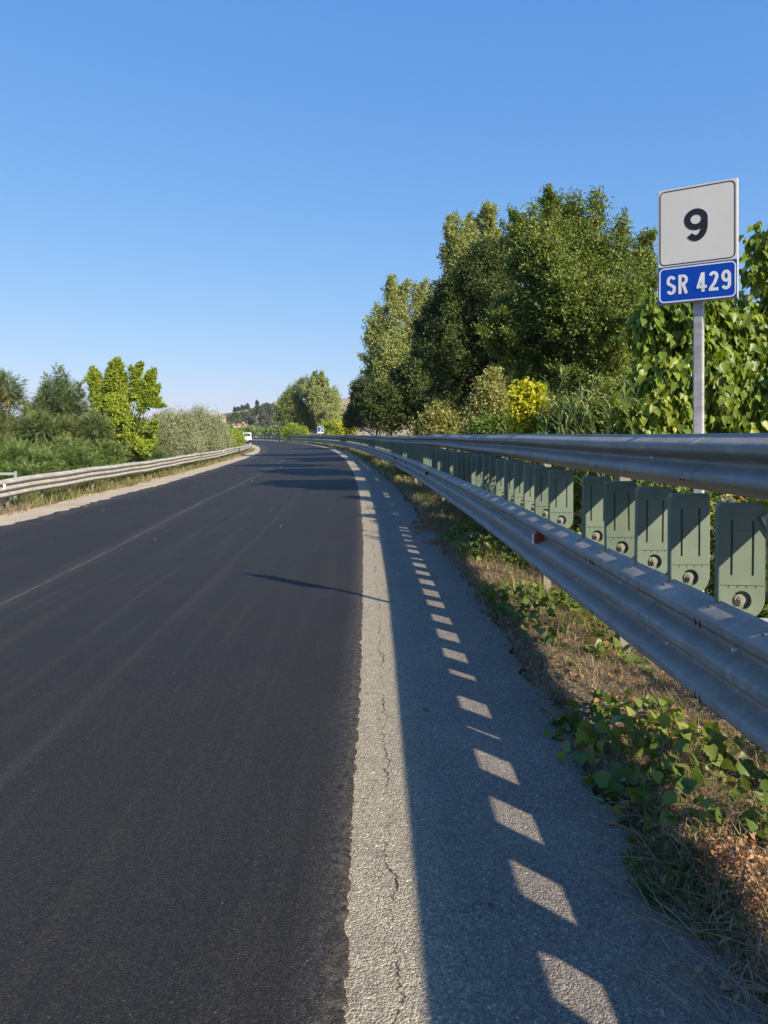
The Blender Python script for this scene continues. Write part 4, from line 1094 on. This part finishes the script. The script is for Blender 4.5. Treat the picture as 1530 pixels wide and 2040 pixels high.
p, u = scatter(14000, 5.5, 40, 1.1, 2.2, 1.3, .54, 205, 1.0)
V, Fc, cv = blades(p, RNG.uniform(.06, .26, len(p)), RNG.uniform(.004, .010, len(p)), 1.2, .7)
stuff('green_grass', V, Fc, cv, LM['grass'], 'green weeds standing among the dry grass by the right guardrail')
p, u = scatter(26000, 26, 160, 1.15, 2.2, 1.2, .40, 215, .6)
V, Fc, cv = blades(p, RNG.uniform(.12, .42, len(p)), RNG.uniform(.012, .03, len(p)), 1.0, .6)
stuff('green_grass', V, Fc, cv, LM['grass'], 'tall weeds under the guardrail on the far outer side of the bend')
# tiny dry crumbs and clods
p, u = scatter(26000, 1.3, 12, 0.98, 2.2, 1.5, .45, 207)
rd = rand_dirs(len(p)); V, Fc, k = leaves_mesh(p + np.array([0, 0, .028]), rd * np.array([1, 1, .25]), unit(rand_dirs(len(p)) * .5 + np.array([0, 0, 1])), RNG.uniform(.006, .03, len(p)), RNG.uniform(.004, .014, len(p)))
stuff('leaf_litter', V, Fc, np.repeat(RNG.random(len(p)), k), LM['dry'], 'crumbled dry leaf litter along the right edge of the pavement')
p, u = scatter(2600, 1.4, 16, 0.95, 2.1, 1.5, .40, 217)
rd = rand_dirs(len(p)); V, Fc, k = leaves_mesh(p + np.array([0, 0, .035]), rd * np.array([1, 1, .35]), unit(rand_dirs(len(p)) * .7 + np.array([0, 0, 1])), RNG.uniform(.02, .055, len(p)), RNG.uniform(.012, .032, len(p)), 'quad', .3)
stuff('leaf_litter', V, Fc, np.repeat(RNG.random(len(p)), k), LM['rusty'], 'curled brown dead leaves lying in the dry grass under the right guardrail')
p, u = scatter(60000, 1.35, 7, 1.12, 1.9, 1.3, .36, 219)
V, Fc, cv = blades(p, RNG.uniform(.04, .20, len(p)), RNG.uniform(.0012, .0035, len(p)), 6.0, 1.6)
stuff('dry_grass', V, Fc, cv, LM['dry'], 'matted fallen straw under the nearest stretch of the right guardrail')
# left verge weeds
p, u = scatter(34000, 9, 90, -9.6, -7.75, 1.6, .42, 209, .8)
V, Fc, cv = blades(p, RNG.uniform(.10, .42, len(p)), RNG.uniform(.008, .02, len(p)), .9, .6)
stuff('green_grass', V, Fc, cv, LM['grass'], 'yellow-green weeds growing under the left guardrail')
p, u = scatter(12000, 9, 70, -9.2, -7.5, 1.6, .48, 211, 1.0)
V, Fc, cv = blades(p, RNG.uniform(.08, .35, len(p)), RNG.uniform(.007, .016, len(p)), 1.2, .6)
stuff('dry_grass', V, Fc, cv, LM['dry'], 'dry grass along the dusty left shoulder')

# rusty dried plant at the lower right
def patch(name, label, cat, y0, y1, u0, u1, h, mat, n, m, Ll, Lw, seed, shape='quad', sl=.07, hang=.0, stem='stem', gap=.38, ns=5):
    c0 = at((u0 + u1) / 2, (y0 + y1) / 2); root = empty(name, c0, label=label, cat=cat)
    N = n; y = RNG.uniform(y0, y1, N); u = RNG.uniform(u0, u1, N); nx, ny = normal2(y)
    cc = ((y - y0) / (y1 - y0) - .5) ** 2 + ((u - u0) / (u1 - u0) - .5) ** 2
    p = np.stack([XR(y) + nx * u, y + ny * u, GZ(u) + h * RNG.random(N) * np.clip(1.1 - cc * 3.6, .12, 1)], 1)
    keep = (vnoise(p * np.array([1, 1, 0]), ns, seed) > gap) & (cc < .25 * (0.6 + .8 * vnoise(p * np.array([1, 1, 0]), 3, seed + 2)))
    p = p[keep]; n = len(p)
    ax = unit(rand_dirs(n) + np.array([0, 0, .5])); Pp = np.repeat(p, m, 0) + rand_dirs(n * m) * sl * RNG.random((n * m, 1)); Pp[:, 2] = np.maximum(Pp[:, 2], 0.015 + np.interp(Pp[:, 0], [1, 3], [0, -.3]))
    D = unit(rand_dirs(n * m) + np.array([-.2, -.2, .0 - hang])); Nn = unit(rand_dirs(n * m) * .8 + np.array([0.1, -.25, .8])); s = .4 + 1.0 * RNG.random(n * m)
    V, Fc, k = leaves_mesh(Pp, D, Nn, Ll * s, Lw * s, shape)
    mesh_obj('leaves', V - c0, Fc, mat, root, attr=np.repeat(.5 * RNG.random(n * m) + .5 * vnoise(Pp, 4, seed), k))
    mb = MB()
    for i in range(min(n, 70)):
        j = RNG.integers(0, n); k2 = np.argsort(np.linalg.norm(p - p[j], axis=1))[min(4, n - 1)]
        a, b = p[j], p[k2]; mid = (a + b) / 2 + np.array([0, 0, .02]); mb.tube([Vector(a - c0), Vector(mid - c0), Vector(b - c0)], [.0022] * 3, 4, caps=False)
        g = a.copy(); g[2] = -.01; mb.tube([Vector(g - c0), Vector(a - c0)], [.002, .0015], 4, caps=False)
    mb.build('stems', M[stem], root)
    return root
patch('creeping_vine', 'large green heart-leaved creeper spilling onto the pavement under the nearest rail', 'creeper', 2.45, 4.1, 0.94, 2.1, .15, LM['creeper'], 620, 2, .056, .056, 301, 'heart', stem='redstem', gap=.34)
patch('creeping_vine', 'green creeper patch under the rail, second nearest, before the shaded pavement', 'creeper', 4.7, 7.2, 1.0, 2.1, .18, LM['creeper'], 640, 2, .055, .056, 305, 'heart', stem='redstem', gap=.36)
patch('creeping_vine', 'sunlit pale green creeper patch under the rail beside the red reflector', 'creeper', 8.2, 11.6, 1.1, 2.1, .24, LM['creeper'], 480, 3, .055, .055, 309, 'heart', stem='redstem', gap=.36)
patch('creeping_vine', 'yellowish weed patch under the rail where the bend begins', 'creeper', 24, 31, 1.0, 2.2, .45, LM['pale'], 500, 4, .09, .07, 313, 'heart', stem='redstem', gap=.4, ns=1)
patch('dead_herb', 'rusty orange withered herb at the lower right corner', 'dead plant', 2.05, 2.75, 1.12, 1.9, .10, LM['rusty'], 1300, 4, .022, .010, 317, sl=.05, stem='redstem', gap=.42)
patch('dead_herb', 'brown matted weed lying at the pavement edge, lower right', 'dead plant', 2.1, 2.7, 0.88, 1.25, .03, LM['grass'], 700, 4, .018, .009, 319, sl=.03, stem='redstem', gap=.3)
patch('dead_herb', 'dark dried weed tuft on the pavement edge further along', 'dead plant', 9.5, 12.5, 0.75, 1.2, .06, LM['rusty'], 500, 4, .03, .015, 321, sl=.05, stem='redstem', gap=.5, ns=2)

# straw stalks lying near the bottom right
mb = MB(); c0 = at(1.1, 2.2)
for i in range(150):
    y = RNG.uniform(1.75, 2.9); u_ = RNG.uniform(.86, 1.6); a = RNG.normal(2.2, .5); l = RNG.uniform(.05, .26); p = at(u_, y, .012 + RNG.random() * .02)
    d = np.array([math.cos(a), math.sin(a), RNG.uniform(-.02, .12)]); mb.tube([Vector(p - c0), Vector(p + d * l * .5 + np.array([0, 0, .01]) - c0), Vector(p + d * l - c0)], [.0018, .0015, .001], 4)
o = mb.build('straw', LM['dry']); o.location = c0; tag(o, label='scattered straw stalks lying at the lower right pavement edge', cat='straw', kind='stuff')
a_ = o.data.attributes.new('rnd', 'FLOAT', 'POINT'); a_.data.foreach_set('value', RNG.random(len(o.data.vertices)).astype(np.float32))

# single fallen leaves
def fallen(px, py, size, label, mat, rz, curl=.5, w=.6):
    Y = F * EYE / (py - HZ); p = np.array([(px - CXP) / F * Y, Y, 0.004])
    V = []; nu, nv = 8, 5
    for i in range(nu + 1):
        t = i / nu; hw = math.sin(math.pi * min(1, t * .92 + .06)) ** .8 * w / 2
        for j in range(nv):
            s = (j / (nv - 1) - .5) * 2
            V.append((size * hw * s, size * (t - .5), size * (.16 * curl * s * s + .22 * curl * (t - .5) ** 2 * 2 + .02 + .02 * math.sin(7 * t + 3 * s))))
    I = np.arange((nu + 1) * nv).reshape(nu + 1, nv)
    Fc = np.stack([I[:-1, :-1], I[:-1, 1:], I[1:, 1:], I[1:, :-1]], -1).reshape(-1, 4)
    o = mesh_obj('fallen_leaf', V, Fc, mat, smooth=True, attr=np.full(len(V), RNG.random())); o.location = p; o.rotation_euler = (0, 0, rz)
    md = o.modifiers.new('s', 'SOLIDIFY'); md.thickness = 0.0006
    return tag(o, label=label, cat='leaf', group='fallen leaves on the pavement')
fallen(1112, 1353, .075, 'curled yellow leaf at the pavement edge beside the dry grass', LM['litter'], .3, 1.6)
fallen(1217, 1643, .045, 'small tan leaf lying alone on the shaded pavement', LM['litter'], 1.4, .6)
fallen(1510, 1978, .050, 'brown leaf in the bottom right corner', LM['rusty'], 1.2, .8)
fallen(1293, 1790, .075, 'bent green leaf at the pavement edge near the rusty herb', LM['creeper'], .9, 1.8, .8)
fallen(848, 1414, .030, 'pale scrap of leaf near the edge of the barrier shadow', LM['litter'], 2.2, .8)
fallen(1015, 1238, .060, 'orange leaf near the second creeper patch', LM['rusty'], 2.2, .8)
# leaf specks on the road
n = 420; y = 11 + 70 * RNG.random(n) ** 1.1; u = -6.6 + 3.4 * RNG.random(n) ** 2.0
k = RNG.random(n) < .12; u = np.where(k, RNG.uniform(-6.5, .9, n), u); nx, ny = normal2(y)
p = np.stack([XR(y) + nx * u, y + ny * u, GZ(u) + .013], 1); V, Fc, kk = leaves_mesh(p, rand_dirs(n) * np.array([1, 1, .2]), unit(rand_dirs(n) * .3 + np.array([0, 0, 1])), RNG.uniform(.012, .035, n) * (1 + y / 35), RNG.uniform(.008, .022, n) * (1 + y / 35))
stuff('leaf_litter', V, Fc, np.repeat(RNG.random(n), kk), LM['litter'], 'small pale fallen leaves scattered over the asphalt on the left side')

# ------------------------------------------------------------------ far landscape
def hill(name, pts, Y, depth, seed, mat, foot=-2.0):
    """ridge line given as (px, row) at distance Y, sloping to the foot towards the viewer"""
    xs = np.array([q[0] for q in pts]); zs = np.array([q[1] for q in pts]); nxs = 90; nr = 26
    px = np.linspace(xs[0], xs[-1], nxs); V = []
    for j in range(nr):
        t = j / (nr - 1)                                   # 0 front foot, .6 ridge, 1 back
        for i in range(nxs):
            h = EYE - (np.interp(px[i], xs, zs) - HZ) / F * Y
            yy = Y - depth * (1 - t / .6) if t < .6 else Y + depth * (t - .6) / .4
            prof = (math.sin(min(1, t / .6) * math.pi / 2) ** 1.3) if t < .6 else math.cos((t - .6) / .4 * math.pi / 2)
            z = foot + (h - foot) * prof
            q = np.array([[px[i] * Y / F, yy, 0.0]]); z += (vnoise(q, 1 / 30, seed)[0] - .5) * 4 * prof * (1 - prof) * 2
            V.append(((px[i] - CXP) / F * Y, yy, z))
    I = np.arange(nr * nxs).reshape(nr, nxs)
    return tag(mesh_obj(name, V, np.stack([I[:-1, :-1], I[:-1, 1:], I[1:, 1:], I[1:, :-1]], -1).reshape(-1, 4), mat, smooth=True), kind='structure')
def hillmat(name, a, b, c3):
    t = NT(name); p = t.pos(); f = t.noise(p, .012, 4); g = t.noise(p, .05, 5)
    c = t.mix(t.ramp(f, [(.42, 0.0), (.5, 1.0)]), a, b); c = t.mix(t.ramp(g, [(.5, 0.0), (.56, .9)]), c, c3)
    return t.set(c, .95, 0, .1)
HM1 = hillmat('hill_fields', (.17, .17, .09), (.30, .25, .16), (.07, .09, .05))
HM2 = hillmat('ploughed_hill', (.33, .22, .15), (.30, .24, .16), (.27, .22, .14))
hill('hill', [(-900, 858), (-200, 850), (150, 845), (330, 838), (420, 830), (470, 822), (540, 806), (600, 812), (660, 830), (720, 850), (760, 864)], 620, 160, 401, HM1)
hill('far_hill', [(560, 860), (620, 815), (660, 797), (700, 793), (800, 788), (1000, 800), (1300, 812), (1900, 840)], 900, 240, 405, HM2)

hy = 560
def far_tree(name, label, cx, cy, rx, ry, Y, mat, n=260, ll=.9, seed=1, grp=None, cat='tree'):
    c = P(cx, cy, Y); s = Y / F; base = np.array([c[0], Y, c[2] - ry * s * 1.5]); root = empty(name, base, label=label, cat=cat, group=grp)
    cl = [(c, (rx * s, rx * s, ry * s)), (c + np.array([-rx * s * .5, 0, -ry * s * .3]), (rx * s * .6, rx * s * .6, ry * s * .6)), (c + np.array([rx * s * .5, 0, -ry * s * .25]), (rx * s * .6, rx * s * .6, ry * s * .6))]
    if ry > 2 * rx: cl = [(c, (rx * s, rx * s, ry * s))]
    V, Fc, cv, O, ax = foliage(cl, n, 7, ll, ll * .8, ll * 1.2, seed=seed, gap=.3 if ry <= 2 * rx else -1, nscale=.15, shell=.6)
    mesh_obj('crown', V - base, Fc, mat, root, attr=cv)
    mb = MB(); mb.tube([(0, 0, -3), (0, 0, ry * s * 1.2)], [.35, .15], 6); mb.build('trunk', M['bark'], root)
LM['farg'] = leaf_mat('far_foliage', [(0.1, (0.055, 0.075, 0.035)), (0.9, (0.10, 0.12, 0.055))], .6, .1, .2)
LM['cyp'] = leaf_mat('cypress_foliage', [(0.1, (0.03, 0.045, 0.025)), (0.9, (0.055, 0.075, 0.04))], .6, .1, .2)
cyp = [(468, 820, 9, 'leftmost'), (475, 818, 8, 'second'), (482, 816, 9, 'third'), (488, 815, 8, 'fourth'), (494, 813, 9, 'tall middle'), (512, 806, 8, 'near the ridge top'), (399, 826, 9, 'lone, above the grey willows')]
for i, (cx, cy, ry, w) in enumerate(cyp):
    far_tree('cypress_tree', 'slim dark cypress on the far hill, ' + {0: 'leftmost of the row on the ridge', 1: 'second from the left in the ridge row', 2: 'third from the left in the ridge row', 3: 'fourth from the left in the ridge row', 4: 'rightmost of the close ridge row', 5: 'standing apart right of the ridge row', 6: 'alone above the grey willows'}[i],
             cx, cy, 1.7, ry, 600, LM['cyp'], 130, .7, 420 + i, 'cypresses on the far hill')
woods = [(455, 838, 14, 9), (470, 832, 12, 8), (486, 828, 12, 8), (503, 824, 11, 9), (516, 818, 11, 9), (530, 812, 13, 8), (544, 815, 12, 9), (540, 828, 13, 8), (525, 832, 12, 8), (500, 838, 12, 7), (478, 844, 14, 7),
         (555, 830, 12, 10), (535, 846, 16, 8), (510, 852, 14, 6), (550, 852, 14, 8), (440, 846, 12, 7), (570, 845, 12, 12)]
wl = ['at the left foot of the wood', 'left flank under the first cypress', 'below the middle cypresses', 'below the tall cypress', 'left of the summit', 'at the summit of the wooded hill', 'right of the summit', 'just below the summit', 'mid slope centre', 'mid slope left above the field', 'lower slope left', 'right side beside the lone poplar', 'lower slope right of centre', 'at the hill foot above the van', 'at the hill foot by the lone poplar', 'far left of the wood above the bright bush', 'half hidden behind the lone poplar']
for i, (cx, cy, rx, ry) in enumerate(woods):
    far_tree('broadleaf_tree', 'hazy green far tree ' + wl[i], cx, cy, rx * .72, ry * .8, 470 + (i % 4) * 14 - (25 if cy > 840 else 0), LM['farg'], 240, .9, 440 + i, 'trees on the far wooded hill')
# hedge of trees along the distant plain
for i, (cx, cy, rx, ry, Y, lb) in enumerate([(318, 842, 14, 6, 420, 'round far tree left of the brick house'), (375, 836, 10, 8, 430, 'round far tree right of the brick house'), (412, 836, 12, 8, 430, 'round far tree before the pale villa'),
                                              (495, 860, 18, 5, 260, 'low far bush beside the white van'), (530, 861, 20, 5, 270, 'low far bush behind the far guardrail, left'), (556, 861, 14, 5, 250, 'low far bush behind the far guardrail, next to the yellow bush')]):
    far_tree('broadleaf_tree', lb, cx, cy, rx, ry, Y, LM['farg'] if Y > 300 else LM['fern'], 260, .7, 470 + i, None)

# houses
M['brick'] = plain('red_brick', (.36, .20, .14), .9, 0, .2, .15, .8); M['plaster'] = plain('cream_plaster', (.62, .50, .36), .9, 0, .2, .08, .5); M['roof'] = plain('clay_roof', (.32, .19, .13), .9, 0, .2, .2, .8)
M['glass'] = plain('dark_window', (.03, .035, .04), .2, 0, .5)
def house(label, px, py, Y, w, d, h, mat, rz=0.0, hip=1.8, name='house'):
    b = P(px, py, Y); root = empty(name, b, rz=rz, label=label, cat='house')
    m = MB(); m.box(-w / 2, w / 2, -d / 2, d / 2, -4, h); m.build('wall', mat, root)
    m = MB(); e = .4; V = [(-w / 2 - e, -d / 2 - e, h), (w / 2 + e, -d / 2 - e, h), (w / 2 + e, d / 2 + e, h), (-w / 2 - e, d / 2 + e, h), (-w / 2 - e, 0, h + hip), (w / 2 + e, 0, h + hip)]
    V += [(x, y, z - .15) for x, y, z in V[:4]]
    m.add(V, [(0, 1, 5, 4), (2, 3, 4, 5), (0, 4, 3), (1, 2, 5), (0, 6, 7, 1), (1, 7, 8, 2), (2, 8, 9, 3), (3, 9, 6, 0), (6, 9, 8, 7)])
    rf = m.build('roof', M['roof'], root)
    m = MB(); m.box(w * .2, w * .2 + .7, .2, .9, h + .5, h + hip + .8); m.build('chimney', mat, rf)
    k = max(2, int(w / 3.2))
    for i in range(k):
        x = -w / 2 + w * (i + .5) / k
        for zz in ([1.2, 4.0] if h > 5 else [1.2]):
            m = MB(); m.box(x - .5, x + .5, -d / 2 - .06, -d / 2 + .02, zz, zz + 1.4); m.build('window', M['glass'], root)
house('long low brick farmhouse on the horizon, behind the lime maple', 334, 838, 400, 14, 8, 1.8, M['brick'], .1)
house('small brick block standing right beside the long farmhouse', 363, 838, 400, 3.2, 5, 2.9, M['brick'], 0, .8)
house('cream villa with pale roof above the grey willow shrub', 432, 838, 420, 8, 7, 1.6, M['plaster'], -.1)
house('small pale house on the hill foot above the white van', 478, 853, 400, 7, 6, 1.5, M['plaster'], .15, 1.0)
house('tiny pale house at the hilltop beside the lone poplar', 551, 810, 560, 6, 5, 2.2, M['plaster'], .1, 1.2)

# ------------------------------------------------------------------ white van
vp = P(493, 877, 166); vy = 170
VAN = empty('van', (vp[0], vp[1], -0.19), rz=math.radians(14), label='small white van coming towards us in the far left lane', cat='van')
M['paint'] = plain('white_paint', (.78, .78, .76), .3, 0, .5, .03); M['tyre'] = plain('tyre', (.02, .02, .02), .8)
m = MB(); prof = [(0.0, .35), (0.0, .95), (.25, 1.1), (.8, 1.2), (1.35, 1.95), (1.7, 2.1), (4.6, 2.1), (4.7, .35)]
V = [(-.9, y, z) for y, z in prof] + [(.9, y, z) for y, z in prof]; n = len(prof)
m.add(V, [tuple(range(n)), tuple(range(2 * n - 1, n - 1, -1))] + [(i, n + i, n + (i + 1) % n, (i + 1) % n) for i in range(n)]); m.build('body', M['paint'], VAN, bevel=.08)
m = MB(); m.add([(-.75, .83, 1.26), (.75, .83, 1.26), (.68, 1.30, 1.90), (-.68, 1.30, 1.90), (-.75, .93, 1.20), (.75, .93, 1.20), (.68, 1.40, 1.84), (-.68, 1.40, 1.84)], [(0, 1, 2, 3), (7, 6, 5, 4), (0, 4, 5, 1), (1, 5, 6, 2), (2, 6, 7, 3), (3, 7, 4, 0)])
for v in range(len(m.v)): x, y, z = m.v[v]; m.v[v] = (x, y - .03, z + .02)
m.build('windscreen', M['glass'], VAN)
for sx in (-1, 1):
    m = MB(); m.box(sx * .62 - .16, sx * .62 + .16, -.03, .06, .72, .90); m.build('headlight', M['sign_grey'], VAN)
    m = MB(); m.box(sx * .94 - .06, sx * .94 + .06, .9, 1.05, 1.25, 1.5); m.build('mirror', M['tyre'], VAN)
    for yy in (.85, 3.75):
        m = MB(); m.tube([(sx * .93, yy, .33), (sx * .70, yy, .33)], .33, 20); m.build('wheel', M['tyre'], VAN)
m = MB(); m.box(-.85, .85, -.06, .05, .32, .52); m.build('bumper', M['tyre'], VAN)
m = MB(); m.box(-.26, .26, -.08, -.061, .38, .50); m.build('number_plate', M['white'], VAN)

# short railing behind the left guardrail
rp = P(30, 950, 20.5)
RL = empty('railing', (rp[0] - 1.33, rp[1], -0.98), label='short pale green metal railing end behind the left guardrail, at the border', cat='railing')
M['pale_green'] = plain('pale_green_metal', (.30, .38, .32), .5, .2)
m = MB(); m.box(-1.0, 1.35, 0, .05, 1.33, 1.40); m.box(-1.0, 1.35, 0, .05, 1.0, 1.04); m.build('rail', M['pale_green'], RL)
m = MB(); m.box(1.30, 1.36, -.005, .055, -.4, 1.44); m.build('post', M['pale_green'], RL)

# ------------------------------------------------------------------ summer air: pale haze that fades the far hill
m = MB(); m.box(-1500, 1700, -60, 1500, -4.5, 75)
hz = m.build('haze', None); hz.data.materials.clear()
hm = bpy.data.materials.new('haze_air'); hm.use_nodes = True; nt = hm.node_tree; nt.nodes.clear()
ou = nt.nodes.new('ShaderNodeOutputMaterial'); pv = nt.nodes.new('ShaderNodeVolumePrincipled')
pv.inputs['Color'].default_value = (0.86, 0.92, 1.0, 1); pv.inputs['Density'].default_value = 0.00016; pv.inputs['Anisotropy'].default_value = 0.2
nt.links.new(pv.outputs[0], ou.inputs['Volume']); hz.data.materials.append(hm)
tag(hz, label='thin pale summer haze filling the air over the valley', cat='haze', kind='stuff')
